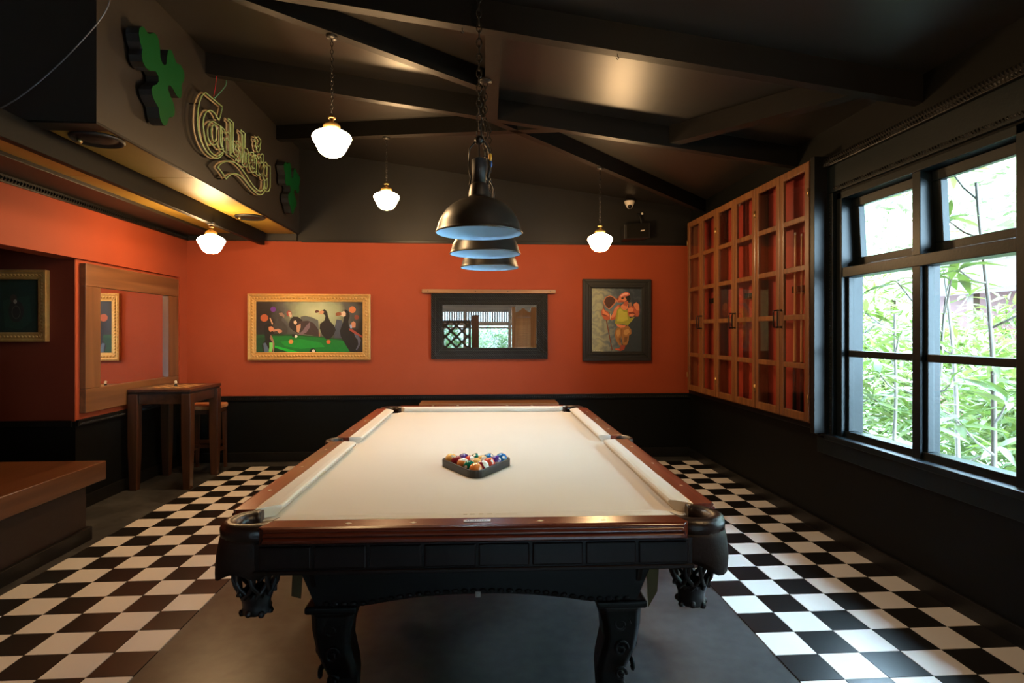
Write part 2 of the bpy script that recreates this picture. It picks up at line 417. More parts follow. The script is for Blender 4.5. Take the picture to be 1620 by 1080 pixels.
# mouldings
def trimob(n, mb, mt, label, bev=.003): return struct(mb.build('trim_%d' % n, mt, None, bev), label)
def bead_row(axis, a, bnd, fixed, z, r=.011, step=.024, name='bead_row', parent=None, mt=None):
    """pressed beads along a moulding, too small to pick apart"""
    mb = MB(); n = int(abs(bnd - a) / step)
    for i in range(n):
        t = a + (i + .5) * step * (1 if bnd > a else -1)
        e = step * .42
        c = (t, fixed, z) if axis == 'X' else ((fixed, t, z) if axis == 'Y' else (fixed[0], fixed[1], t))
        if axis == 'X': vs = [(c[0]-e, c[1], c[2]-r), (c[0]+e*.2, c[1], c[2]-r), (c[0]+e, c[1], c[2]+r), (c[0]-e*.2, c[1], c[2]+r), (c[0], c[1]-r*.7, c[2])]
        elif axis == 'Y':
            sg = 1 if fixed < 0 else -1
            vs = [(c[0], c[1]-e, c[2]-r), (c[0], c[1]+e*.2, c[2]-r), (c[0], c[1]+e, c[2]+r), (c[0], c[1]-e*.2, c[2]+r), (c[0]+sg*r*.7, c[1], c[2])]
        else: vs = [(c[0], c[1]-r, c[2]-e), (c[0], c[1]+r, c[2]-e*.2), (c[0], c[1]+r, c[2]+e), (c[0], c[1]-r, c[2]+e*.2), (c[0]-r*.7, c[1], c[2])]
        mb.add(vs, [(0,1,4), (1,2,4), (2,3,4), (3,0,4)], False)
    return tag(mb.build(name, mt or M['trim'], parent), kind='stuff')
t2 = trimob(2, MB().box(XL, XR, YB-.02, YB, .705, .758).box(XL, XR, YB-.028, YB, .742, .758), M['trim'], 'black beaded chair rail on the back wall')
bead_row('X', XL + .02, XR - .02, YB - .0205, .724, parent=t2)
t3 = trimob(3, MB().box(XL-.035, XL-.015, 5.07, 6.70, .705, .758).box(XL-.035, XL-.007, 5.07, 6.70, .742, .758), M['trim'], 'black beaded chair rail below the wooden mirror')
bead_row('Y', 5.09, 6.68, XL - .0145, .724, parent=t3)
t4 = trimob(4, MB().box(-2.0, XR, YB-.014, YB, Z_RED-.01, Z_RED+.022), M['trim'], 'thin black moulding above the red back wall')
t5 = trimob(5, MB().box(XL, XL+.02, BY, YB, Z_RED-.005, Z_RED+.045), M['trim'], 'black rope moulding above the red left wall')
bead_row('Y', BY + .02, YB - .05, XL + .0205, Z_RED + .02, r=.016, step=.03, parent=t5)
trimob(6, MB().box(-5.6, -3.34, 5.055, 5.07, .705, .758), M['trim'], 'black chair rail in the dark alcove')
def base(name, mb, label): return struct(mb.build('baseboard_' + name, M['trim'], None, .004), label)
base('back', MB().box(XL, XR, YB - .022, YB, 0, .11), 'black baseboard along the back wall')
base('right', MB().box(XR - .022, XR, YF, YB - .022, 0, .10), 'black baseboard below the window wall')
base('left', MB().box(XL - .035, XL - .013, 5.07, YB - .022, 0, .11), 'black baseboard below the wooden mirror')

# window in the right wall
win = thing('window_1', 'black framed window wall with six visible panes', None); win['kind'] = 'structure'
del_cat = win
GX = XR + .05
def wpart(name, *a, mt=None, bev=.004):
    return MB().box(*a).build(name, mt or M['winframe'], win, bev)
# casing with rope bands, on the room side
wpart('casing', XR - .03, XR, WY0 - .2, WY1 + .16, WZ1 + .01, WZ1 + .20)
wpart('casing', XR - .03, XR, WY1 + .01, WY1 + .16, WZ0 - .02, WZ1 + .01)
wpart('cap_moulding', XR - .055, XR, WY0 - .2, WY1 + .20, WZ1 + .20, WZ1 + .265, mt=M['trim'])
wpart('side_moulding', XR - .05, XR, WY1 + .16, WY1 + .20, WZ0 - .02, WZ1 + .20, mt=M['trim'])
bead_row('Y', WY0, WY1 + .18, XR - .0555, WZ1 + .248, r=.013, step=.022, parent=win, mt=M['trim'])
bead_row('Y', WY0, WY1 + .18, XR - .0555, WZ1 + .218, r=.013, step=.022, parent=win, mt=M['ropeY'])
bead_row('Y', WY0, WY1 + .02, XR - .0305, WZ1 + .035, r=.011, step=.02, parent=win, mt=M['ropeY'])
bead_row('Z', WZ0, WZ1 + .02, (XR - .0305, WY1 + .035), 0, r=.011, step=.02, parent=win, mt=M['ropeZ'])
bead_row('Z', WZ0, WZ1 + .2, (XR - .0505, WY1 + .18), 0, r=.011, step=.02, parent=win, mt=M['ropeZ'])
wpart('sill', XR - .065, XR + .05, WY0 - .1, WY1 + .06, WZ0 - .035, WZ0 + .004)
wpart('apron_board', XR - .03, XR, WY0 - .1, WY1 + .2, WZ0 - .15, WZ0 - .035)
# outer frame
wpart('jamb', XR - .005, XR + .155, WY1 - .055, WY1, WZ0, WZ1)
wpart('head', XR - .005, XR + .155, WY0, WY1, WZ1 - .05, WZ1)
wpart('bottom_rail', XR + .02, XR + .10, WY0, WY1, WZ0, WZ0 + .045)
bays = [(2.635, 3.965), (1.19, 2.52)]
for (y0, y1) in bays:
    if y0 > WY0: wpart('post', XR - .005, XR + .155, y0 - .115, y0, WZ0, WZ1)
    ym = (y0 + y1) / 2 - .02 if y0 > 2 else (y0 + y1) / 2
    wpart('mullion', XR + .005, XR + .13, ym - .032, ym + .032, WZ0, WZ1)
    wpart('transom', XR + .002, XR + .12, y0, y1, 1.875, 1.945)
    for (a, bb) in ((y0, ym - .032), (ym + .032, y1)):
        wpart('glazing_bar', XR + .03, XR + .075, a, bb, 1.317, 1.362)
        wpart('stile', XR + .03, XR + .07, bb - .028, bb, WZ0 + .045, 1.875)
        wpart('stile', XR + .03, XR + .07, a, a + .02, WZ0 + .045, 1.875)
        for (z0, z1) in ((WZ0 + .045, 1.317), (1.362, 1.875)):
            MB().box(GX - .002, GX + .002, a + .018, bb - .026, z0 - .004, z1 + .004).build('pane', M['glass'], win)
        # awning sash above, hinged at the top
        sash = MB(); z0, z1 = 1.948, WZ1 - .052; fw = .062
        sash.box(0, .045, a, bb, z0 - z1, z0 - z1 + fw).box(0, .045, a, bb, -fw, 0).box(0, .045, a, a + fw, z0 - z1 + fw, -fw).box(0, .045, bb - fw, bb, z0 - z1 + fw, -fw)
        so = sash.build('sash', M['winframe'], win, .004, (XR + .075, 0, z1), (0, -.05, 0))
        MB().box(.02, .024, a + fw - .004, bb - fw + .004, z0 - z1 + fw - .004, -fw + .004).build('pane', M['glass'], so)
# roof overhang outside
struct(MB().hexa([(XR+.16,-4,2.86),(3.55,-4,2.74),(3.55,7.2,2.74),(XR+.16,7.2,2.86),(XR+.16,-4,2.98),(3.55,-4,2.80),(3.55,7.2,2.80),(XR+.16,7.2,2.98)]).build('trim_7', M['beam']), 'dark roof overhang outside the window')
# ------------------------------------------------------------------ pool table
PT = thing('pool_table', 'mahogany pool table with cream felt and leather net pockets', 'pool table', (0.034, 3.537, 0), -0.018)
RT, FZ = 0.85, 0.81                                  # rail top, felt height
HW, HL, CB, CE = 0.89, 1.60, 0.803, 1.515            # outer half width/length, wood-to-cushion lines
PC = [(-.765, -1.472), (.765, -1.472), (.765, 1.472), (-.765, 1.472)]
# bed: felt sheet with the pocket mouths cut out
def arc(c, r, a0, a1, n=10):
    return [(c[0] + r*math.cos(math.radians(a0 + (a1-a0)*i/n)), c[1] + r*math.sin(math.radians(a0 + (a1-a0)*i/n))) for i in range(n + 1)]
out = []
out += arc(PC[0], .080, 110, -20)[::1]
out += arc(PC[1], .080, 200, 70)
out += arc((.835, 0), .085, 250, 110)
out += arc(PC[2], .080, 290, 160)
out += arc(PC[3], .080, 20, -110)
out += arc((-.835, 0), .085, 70, -70)
MB().prism([(x, y) for x, y in out], 'Z', FZ - .03, FZ).build('bed', M['felt'], PT)
# wooden rails with a stepped moulding, each with its inlaid sights
prof = [(0, .85), (.072, .85), (.084, .846), (.088, .838), (.084, .834), (.092, .830), (.093, .823), (.087, .819), (.096, .814), (.097, .803), (.088, .797), (.07, .793), (0, .793)]
def rail(kind, p):
    mb = MB(); n = len(prof)
    if kind == 'end':
        sgn = p; L2 = .715
        ends = []
        for e in (-1, 1):
            ends.append([(e*(L2 - (.022 if d < .02 else 0) - (.02 if d > .08 and z > .80 else 0)), sgn*(CE + d), z) for d, z in prof])
        if sgn > 0: ends.reverse()
        mb.loft(ends, True, False)
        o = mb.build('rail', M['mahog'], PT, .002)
        for x in (-.43, -.215, .215, .43): MB().prism([(x-.011, sgn*(CE+.042)), (x, sgn*(CE+.034)), (x+.011, sgn*(CE+.042)), (x, sgn*(CE+.050))], 'Z', .8495, .8508).build('sight', M['pearl'], o)
        return o
    sx, y0, y1 = p
    ends = [[(sx*(CB + d), y + (sg*(.02 if d > .08 and z > .80 else 0)), z) for d, z in prof] for y, sg in ((y0, 1), (y1, -1))]
    if sx < 0: ends.reverse()
    mb.loft(ends, True, False)
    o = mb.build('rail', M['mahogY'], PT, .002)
    for k in (1, 2, 3):
        y = y0 + (y1 - y0) * (k - .45) / 3.2 + .03
        MB().prism([(sx*(CB+.042)-.008, y), (sx*(CB+.042), y-.013), (sx*(CB+.042)+.008, y), (sx*(CB+.042), y+.013)], 'Z', .8495, .8508).build('sight', M['pearl'], o)
    return o
front_rail = rail('end', -1); rail('end', 1)
for sx in (-1, 1):
    rail('side', (sx, -1.385, -.062)); rail('side', (sx, .062, 1.385))
# cushions, mitred at the pockets
cp = [(0, .850), (.050, .850), (.067, .848), (.073, .844), (.0735, .838), (.055, .811), (0, .811)]
def cushion(kind, p):
    ends = []
    if kind == 'end':
        for e in (-1, 1): ends.append([(e*(.722 - d*.9), p*(CE - d), z) for d, z in cp])
        if p < 0: ends.reverse()
    else:
        sx, (y0, k0), (y1, k1) = p
        for y, k in ((y0, k0), (y1, k1)): ends.append([(sx*(CB - d), y + d*k, z) for d, z in cp])
        if sx > 0: ends.reverse()
    return MB().loft(ends, True, False).build('cushion', M['felt'], PT, .0015)
cushion('end', -1); cushion('end', 1)
for sx in (-1, 1):
    cushion('side', (sx, (-1.385, .9), (-.062, -.25))); cushion('side', (sx, (.062, .25), (1.385, -.9)))
# maker's plate and faded white print by the front rail
pl = MB().box(-.046, .046, -1.563, -1.541, .8497, .8525).build('maker_plate', M['steel'], PT, .001)
pm = MB()
for i in range(9): pm.box(-.036 + i*.008, -.031 + i*.008, -1.556 + (i % 3)*.001, -1.549 + (i % 2)*.002, .8525, .8529)
pm.build('engraving', M['matte_black'], pl)
pr_ = MB()
for i, (x, w) in enumerate(((-.05, .014), (-.026, .017), (.006, .015), (.034, .018))): pr_.box(x, x + w, -1.478, -1.472, .8502, .8513)
for i in range(12): pr_.box(.066 + i*.0062, .069 + i*.0062, -1.478, -1.474, .8502, .8513)
pr_.build('white_print', M['pearl'], PT)
# apron: dark boards below the rails, panelled between shallow grooves
def apron(kind, s):
    mb = MB()
    if kind == 'end': mb.box(-.73, .73, min(s*1.585, s*1.545), max(s*1.585, s*1.545), .705, .795)
    else: mb.box(min(s*.875, s*.835), max(s*.875, s*.835), -1.37, 1.37, .705, .795)
    a = mb.build('apron', M['darkwood'], PT, .002)
    if kind == 'end':
        MB().box(-.735, .735, min(s*1.592, s*1.54), max(s*1.592, s*1.54), .692, .706).build('lower_bead', M['darkwood'], a, .004)
        n = 8; wd = 1.44 / n
        for i in range(n):
            x = -.72 + i*wd
            MB().box(x + .005, x + wd - .005, min(s*1.592, s*1.58), max(s*1.592, s*1.58), .712, .786).build('panel', M['darkwood'], a, .005, seg=3)
    else:
        MB().box(min(s*.882, s*.83), max(s*.882, s*.83), -1.37, 1.37, .692, .706).build('lower_bead', M['darkwood'], a, .004)
        n = 14; wd = 2.7 / n
        for i in range(n):
            y = -1.35 + i*wd
            MB().box(min(s*.882, s*.87), max(s*.882, s*.87), y + .005, y + wd - .005, .712, .786).build('panel', M['darkwood'], a, .005, seg=3)
for s in (-1, 1): apron('end', s); apron('side', s)
# underframe: sloping black panels with an arched, carved lower edge
def arch_panel(half_top, half_bot, z_end, z_mid, n=18):
    top = [(-half_top, .70), (half_top, .70)]
    bot = []
    for i in range(n + 1):
        t = 1 - 2*i/n; x = half_bot*t
        bot.append((x, z_mid - (z_mid - z_end) * min(1, (abs(t)/.72))**2.2))
    return top + bot
for s in (-1, 1):
    p = arch_panel(.70, .60, .468, .508)
    o = MB().prism(p, 'Y', min(s*1.34, s*1.30), max(s*1.34, s*1.30)).build('underframe_panel', M['ebony'], PT, .003)
    cv = MB()
    for i in range(34):
        t = -1 + 2*(i + .5)/34; x = .58*t
        z = .508 - .04*min(1, (abs(t)/.72))**2.2 + .014
        cv.ball((x, s*1.342, z), .012, 6, 4, sc=(1.2, .5, .8))
    tag(cv.build('carved_edge', M['ebony'], o), kind='stuff')
    q = [(-1.42, .70), (1.42, .70)] + [(1.30*(1 - 2*i/18), .508 - .04*min(1, (abs(1 - 2*i/18)/.8))**2.2) for i in range(19)]
    MB().prism(q, 'X', min(s*.62, s*.60), max(s*.62, s*.60)).build('underframe_panel', M['ebony'], PT, .003)
    if s < 0: MB().box(-.010, .010, -1.352, -1.340, .500, .522).box(-.006, .006, -1.358, -1.350, .506, .516).build('metal_clip', M['steel'], o, .002)
MB().box(-.83, .83, -1.53, 1.53, .735, .78).build('slate', M['ebony'], PT)
# carved cabriole legs
def leg(sx, sy):
    cx, cy = sx*.545, sy*1.255
    lv = [(.445, .088, 0), (.43, .082, 0), (.405, .078, .002), (.37, .072, .006), (.32, .066, .004), (.27, .066, -.004), (.22, .062, -.016), (.17, .055, -.026), (.12, .052, -.026), (.075, .062, -.014), (.035, .078, .004), (0, .082, .008)]
    rings = []
    for z, h, off in lv:
        c = h * .72; ox = cx + sx*off; oy = cy + sy*off
        rings.append([(ox + a*h if abs(a) == 1 else ox + a*h, oy + bq*h, z) for a, bq in ((-1, -.72), (-.72, -1), (.72, -1), (1, -.72), (1, .72), (.72, 1), (-.72, 1), (-1, .72))])
    rings.reverse()
    o = MB().loft(rings, True, False).build('leg', M['ebony'], PT, .006)
    MB().box(cx - .097, cx + .097, cy - .097, cy + .097, .445, .474).build('leg_cap', M['ebony'], o, .010, seg=3)
    for k in range(3):                                # scrolls down the outer faces
        z = .40 - .1*k; r = .036 - .006*k; h = .074 - .006*k
        for ax in (0, 1):
            pts = []
            for i in range(16):
                a = i*.55; rr = r*(1 - i/18)
                if ax == 0: pts.append((cx + rr*math.cos(a), cy + sy*h, z - .02 + rr*math.sin(a)*1.2))
                else: pts.append((cx + sx*h, cy + rr*math.cos(a), z - .02 + rr*math.sin(a)*1.2))
            MB().tube(pts, .007, 5).build('scroll', M['ebony'], o)
for sx in (-1, 1):
    for sy in (-1, 1): leg(sx, sy)
# pockets
def pocket(c, a_mid, side=False):
    sweep = 255 if not side else 170
    r = .080 if not side else .075
    a0, a1 = a_mid - sweep/2, a_mid + sweep/2
    n = 22
    ang = [math.radians(a0 + (a1 - a0)*i/n) for i in range(n + 1)]
    rings = []
    sec = [(-.026, .796), (-.03, .822), (-.022, .842), (0, .851), (.022, .845), (.03, .828), (.028, .800), (.018, .786)]
    if side: sec = [(d*.6, z) for d, z in sec]
    def sq(a):                                        # squarish outer corner
        f = 1.0 if side else 1 + .10*max(0, math.cos(2*(a - math.radians(a_mid))))
        return f
    for a in ang: rings.append([(c[0] + (r*sq(a) + d)*math.cos(a), c[1] + (r*sq(a) + d)*math.sin(a), z) for d, z in sec])
    o = MB().loft(rings, True, True).build('pocket', M['leather'], PT)
    lin = MB()
    lin.lathe([(r - .018, .80), (r - .02, .74), (r - .03, .70), (.02, .67)], 20, (c[0], c[1], 0))
    lin.build('pocket_liner', M['net'], o)
    # stitched leather skirt hanging below the iron
    R = r + (.020 if not side else .012); sk = []; nn = 24; span = sweep - 10
    for j in range(7):
        t = j / 6; row = []
        for i in range(nn + 1):
            u = i / nn; a = math.radians(a_mid - span/2 + span*u)
            scal = .118 + .028*math.sin(u*math.pi*3 + .6)**2 - .03*abs(2*u - 1)
            z = .806 - t*scal*(1 if not side else .75)
            rr = R*sq(a) + .012*math.sin(t*2.2) + .006*t*math.sin(u*17)
            row.append((c[0] + rr*math.cos(a), c[1] + rr*math.sin(a), z))
        sk.append(row)
    vs = [p for row in sk for p in row]; fs = [(j*(nn+1)+i, j*(nn+1)+i+1, (j+1)*(nn+1)+i+1, (j+1)*(nn+1)+i) for j in range(6) for i in range(nn)]
    so = MB().add(vs, fs, True).build('skirt', M['leather_sk'], o)
    sm = so.modifiers.new('solid', 'SOLIDIFY'); sm.thickness = .006; sm.offset = -1
    st = MB()
    def dash(row, off):
        for i in range(len(row) - 1):
            p, q = Vector(row[i]), Vector(row[i+1])
            for k in range(2):
                m0 = p.lerp(q, .5*k + .08); m1 = p.lerp(q, .5*k + .38)
                d = Vector((p.x - c[0], p.y - c[1], 0)).normalized() * off
                st.tube([m0 + d, m1 + d], .0012, 4)
    dash(sk[0], .002); dash([Vector(a).lerp(Vector(bq), .35) for a, bq in zip(sk[6], sk[5])], .002)
    for zz in (4, 12, 20):
        dash([sk[j][min(nn, max(0, zz + (3 - j if j < 4 else j - 3)))] for j in range(7)], .002)
    st.build('stitching', M['stitch'], so)
    # woven net
    nt = MB(); K = 9
    def nr(z): t = (z - .60)/.13; return (.056 + .020*math.sin(min(1, max(0, t))*math.pi*.75))*(1 if not side else .8)
    for k in range(K):
        for dr in (-1, 1):
            pts = []
            for i in range(9):
                t = i/8; z = .735 - t*.145
                a = 2*math.pi*k/K + dr*(t*1.25 + .18*math.sin(t*math.pi*2))
                rr = nr(z) + .004*dr*math.cos(t*9)
                pts.append((c[0] + rr*math.cos(a), c[1] + rr*math.sin(a), z))
            nt.tube(pts, .0075, 5)
    nt.lathe([(.052, .600), (.056, .585), (.048, .565), (.046, .545), (.050, .53), (.044, .522), (.001, .520)], 14, (c[0], c[1], 0))
    for k in range(7):
        a = 2*math.pi*k/7; nt.ball((c[0] + .046*math.cos(a), c[1] + .046*math.sin(a), .528 + .006*(k % 2)), .013, 6, 4)
    nt.build('net', M['net'], o)
pocket(PC[0], 225); pocket(PC[1], 315); pocket(PC[2], 45); pocket(PC[3], 135)
pocket((-.835, 0), 180, True); pocket((.835, 0), 0, True)
# loose ends of the felt hanging under the bed
for x, d in ((.655, 1), (-.70, -1)):
    MB().hexa([(x, -1.31, .50 if d < 0 else .43), (x + .035, -1.31, .49), (x + .035, -1.306, .49), (x, -1.306, .50 if d < 0 else .43),
               (x - .01*d, -1.31, .70), (x + .05, -1.31, .70), (x + .05, -1.306, .70), (x - .01*d, -1.306, .70)]).build('felt_end', mat('mustard_backing' , (.085, .055, .016), .8), PT)

# ------------------------------------------------------------------ triangle and balls
AP = Vector((0.0, 2.70)); BR = .0318; rt = -0.012
ROWD = BR * 1.732
apex = Vector((0.002, 2.765))                        # centre of the front ball
def rack_pt(x, y): 
    return (apex.x + x*math.cos(rt) - y*math.sin(rt), apex.y + x*math.sin(rt) + y*math.cos(rt))
def tri(off, z):
    """rounded triangle around the balls, off = distance outside ball circles"""
    cs = [(0, 0), (4*BR, 4*ROWD), (-4*BR, 4*ROWD)]; a0s = [210, -30, 90]; pts = []
    for (cx, cy), a0 in zip(cs, a0s):
        for i in range(7):
            a = math.radians(a0 + 120*i/6); x, y = rack_pt(cx + (BR + off)*math.cos(a), cy + (BR + off)*math.sin(a)); pts.append((x, y, z))
    return pts
z0, z1 = FZ + .0005, FZ + .037
MB().loft([tri(.002, z0), tri(.013, z0), tri(.014, z1 - .006), tri(.013, z1), tri(.005, z1), tri(.002, z1 - .004), tri(.002, z0)], False, False).build('ball_rack', M['blackplastic'])
tag(bpy.data.objects['ball_rack'], 'black plastic triangle rack holding the pool balls', 'rack')
def ball_mat(name, col, stripe):
    m, N, L, b = new_mat(name)
    tc = N.new('ShaderNodeTexCoord'); sp = N.new('ShaderNodeSeparateXYZ'); L.new(tc.outputs['Object'], sp.inputs[0])
    white = (.78, .74, .66, 1)
    if stripe:
        ab = N.new('ShaderNodeMath'); ab.operation = 'ABSOLUTE'; L.new(sp.outputs[2], ab.inputs[0])
        lt = N.new('ShaderNodeMath'); lt.operation = 'LESS_THAN'; lt.inputs[1].default_value = BR*.56; L.new(ab.outputs[0], lt.inputs[0])
        fac = lt.outputs[0]
    else:
        v = N.new('ShaderNodeValue'); v.outputs[0].default_value = 1; fac = v.outputs[0]
    ab2 = N.new('ShaderNodeMath'); ab2.operation = 'ABSOLUTE'; L.new(sp.outputs[0], ab2.inputs[0])
    sp2 = N.new('ShaderNodeMath'); sp2.operation = 'LESS_THAN'; sp2.inputs[1].default_value = BR*.962; L.new(ab2.outputs[0], sp2.inputs[0])
    mu = N.new('ShaderNodeMath'); mu.operation = 'MULTIPLY'; L.new(fac, mu.inputs[0]); L.new(sp2.outputs[0], mu.inputs[1])
    mx = N.new('ShaderNodeMix'); mx.data_type = 'RGBA'; mx.inputs[6].default_value = white; mx.inputs[7].default_value = (*col, 1)
    L.new(mu.outputs[0], mx.inputs[0]); L.new(mx.outputs[2], b.inputs['Base Color'])
    b.inputs['Roughness'].default_value = .08; b.inputs['Coat Weight'].default_value = .6; b.inputs['Coat Roughness'].default_value = .03
    return m
OR, YE, GR, MA, RD, PU, BL = (.80, .26, .065), (.82, .46, .13), (.004, .15, .09), (.22, .012, .022), (.66, .080, .045), (.075, .025, .22), (.012, .15, .46)
layout = [[(OR, 0, 'pale orange ball at the front tip of the rack', (0, 0, 0))],
          [(GR, 0, 'dark green ball in the second row', (.3, .2, 1)), (MA, 1, 'maroon striped ball in the second row', (.5, .9, .3))],
          [(OR, 1, 'orange striped ball on the left edge, third row', (.2, .1, 2)), (YE, 0, 'pale yellow ball in the centre of the third row', (.4, 1, .5)), (RD, 0, 'coral red ball on the right edge, third row', (.2, .7, 2.2))],
          [(MA, 0, 'solid maroon ball on the left edge, fourth row', (.9, 1.2, .2)), (RD, 1, 'red striped ball next to the maroon one, fourth row', (1.2, .3, 1)), (YE, 1, 'yellow striped ball mostly showing white, fourth row', (1.4, .5, .4)), (PU, 1, 'purple striped ball on the right edge, fourth row', (.5, .6, 2.6))],
          [(YE, 0, 'solid yellow ball in the back left corner', (.1, .8, 1.9)), (PU, 0, 'solid purple ball in the back row', (.4, 2, .3)), (GR, 1, 'green striped ball in the middle of the back row', (.9, .9, 1)), (BL, 1, 'blue striped ball in the back row', (.3, .8, 2.4)), (BL, 0, 'solid blue ball in the back right corner', (.2, .5, 2))]]
me_ball = {}
for r, row in enumerate(layout):
    for i, (col, st, lab, ro) in enumerate(row):
        key = (col, st)
        if key not in me_ball: me_ball[key] = MB().ball((0, 0, 0), BR, 24, 14).mesh('pool_ball', ball_mat('ball_enamel', col, st))
        x, y = rack_pt((2*i - r)*BR, r*ROWD)
        tag(link('pool_ball', me_ball[key], None, (x, y, FZ + BR), ro), lab, 'ball', 'fifteen pool balls in the triangle')
# ------------------------------------------------------------------ hanging lights
def chain(mb, x, y, z0, z1, size=.034, r=.0028):
    """links from z0 up to z1"""
    n = max(2, int((z1 - z0) / (size*.78))); st = (z1 - z0) / n
    for i in range(n):
        zc = z0 + st*(i + .5); pts = []
        for k in range(10):
            a = 2*math.pi*k/10; u = math.cos(a)*size*.27; v = math.sin(a)*st*.66
            pts.append((x + u, y, zc + v) if i % 2 == 0 else (x, y + u, zc + v))
        mb.tube(pts, r, 4, True)
    return mb
def school_lamp(label, x, y, zc, ztop):
    o = thing('schoolhouse_lamp', label, 'lamp', (x, y, 0), 0, 'lit schoolhouse pendant lamps')
    t = zc + .086
    prof = [(.044, 0), (.050, -.006), (.072, -.014), (.102, -.030), (.116, -.046), (.118, -.056), (.112, -.072), (.099, -.094), (.090, -.114), (.076, -.140), (.056, -.159), (.03, -.170), (.001, -.173)]
    MB().lathe([(r, t + z) for r, z in reversed(prof)], 28).build('globe', M['lamp'], o)
    MB().lathe([(.047, t - .004), (.052, t + .004), (.050, t + .022), (.036, t + .034), (.016, t + .042), (.010, t + .060), (.001, t + .061)], 20).build('fitter', M['brass'], o)
    MB().lathe([(.001, t + .060), (.022, t + .062), (.024, t + .070), (.010, t + .076), (.004, t + .084), (.001, t + .085)], 14).build('finial', M['brass'], o)
    chain(MB(), 0, 0, t + .08, ztop - .01, .03, .0024).build('chain', M['iron'], o)
    MB().lathe([(.001, ztop - .016), (.03, ztop - .014), (.036, ztop - .004), (.036, ztop + .012)], 16).build('ceiling_rose', M['iron'], o)
school_lamp('largest looking lit schoolhouse lamp, hanging in front of the shamrock sign', -.877, 3.64, 2.647, zbeam(-.877) + .015)
school_lamp('small lit schoolhouse lamp left of the black pendant shades, against the black wall', -.824, 5.49, 2.711, zbeam(-.824) + .015)
school_lamp('lit schoolhouse lamp over the muscular man painting, beside the speaker', 1.166, 5.41, 2.328, zbeam(1.166) + .015)
school_lamp('lit schoolhouse lamp below the mustard soffit, above the bar table', -2.40, 5.48, 2.29, 2.475)
school_lamp('lit schoolhouse lamp near the window, just above the picture', 1.25, 1.0, 2.74, zceil(1.25))

def pendant(label, x, y, zr, ztop):
    o = thing('billiard_pendant', label, 'pendant light', (x, y, 0), 0, 'black dome pendants over the pool table')
    R = .2325
    dome = [(R, 0), (R + .004, .004), (R, .010), (.2265, .022), (.218, .055), (.203, .088), (.180, .122), (.148, .152), (.112, .174), (.075, .187), (.060, .192), (.058, .205), (.054, .235), (.048, .262), (.044, .270), (.001, .272)]
    MB().lathe([(r, zr + z) for r, z in dome], 48).build('shade', M['pendant'], o)
    inn = [(R - .002, .0015), (.224, .020), (.214, .054), (.199, .086), (.176, .119), (.145, .148), (.109, .169), (.06, .182), (.001, .184)]
    MB().lathe([(r, zr + z) for r, z in reversed(inn)], 48).build('shade_lining', M['pendant_in'], o)
    MB().lathe([(.001, zr + .268), (.034, zr + .268), (.040, zr + .34), (.040, zr + .40), (.020, zr + .41), (.001, zr + .41)], 16).build('lamp_holder', M['matte_black'], o)
    MB().lathe([(.050, zr + .076), (.051, zr + .105), (.001, zr + .106), (.001, zr + .107), (.053, zr + .107), (.053, zr + .076), (.050, zr + .076)], 20).build('baffle', M['matte_black'], o)
    MB().lathe([(.001, zr + .107), (.046, zr + .108), (.048, zr + .114), (.040, zr + .14), (.018, zr + .175), (.018, zr + .19)], 20).build('reflector_bulb', M['white_plastic'], o)
    MB().lathe([(.0005, zr + .1035), (.043, zr + .1035), (.043, zr + .1048), (.0005, zr + .1048)], 20).build('bulb_face', M['bulb'], o)
    br = MB()
    for sx in (-1, 1):
        br.tube([(sx*.050, 0, zr + .262), (sx*.044, 0, zr + .30), (sx*.056, 0, zr + .36), (sx*.052, 0, zr + .46), (sx*.010, 0, zr + .51)], .005, 6)
        br.tube([(0, sx*.044, zr + .27), (0, sx*.03, zr + .40), (0, sx*.008, zr + .50)], .004, 6)
    br.ball((0, 0, zr + .505), .026, 12, 8)
    br.build('bracket', M['iron'], o)
    MB().tube(smooth_path([(.05, -.012, zr + .30), (.062, -.02, zr + .38), (.05, -.015, zr + .45), (.012, -.01, zr + .53), (.012, -.008, zr + .62)]), .004, 6).build('cord', M['matte_black'], o)
    if y < 3.3:
        MB().ball((.060, -.02, zr + .41), .014, 8, 6, sc=(.7, .7, 1.5)).build('wire_nut', mat('yellow_wire_nut', (.6, .32, .03), .4), o)
        MB().ball((.064, -.022, zr + .372), .012, 8, 6, sc=(.7, .7, 1.7)).build('wire_nut', mat('blue_wire_nut', (.02, .08, .35), .4), o)
    ch = MB(); chain(ch, 0, 0, zr + .525, ztop, .050, .0042)
    ch.build('chain', M['iron'], o)
    MB().lathe([(.001, ztop - .012), (.045, ztop - .008), (.048, ztop), (.048, ztop + .01)], 18).build('ceiling_rose', M['iron'], o)
pendant('nearest and largest looking black dome pendant above the pool table', .020, 3.165, 2.022, zceil(.02) - .005)
pendant('middle black dome pendant, half hidden behind the nearest one', .065, 3.88, 2.005, zbeam(.065) - .004)
pendant('farthest and lowest looking black dome pendant of the three', .115, 4.73, 2.008, zceil(.115) - .005)

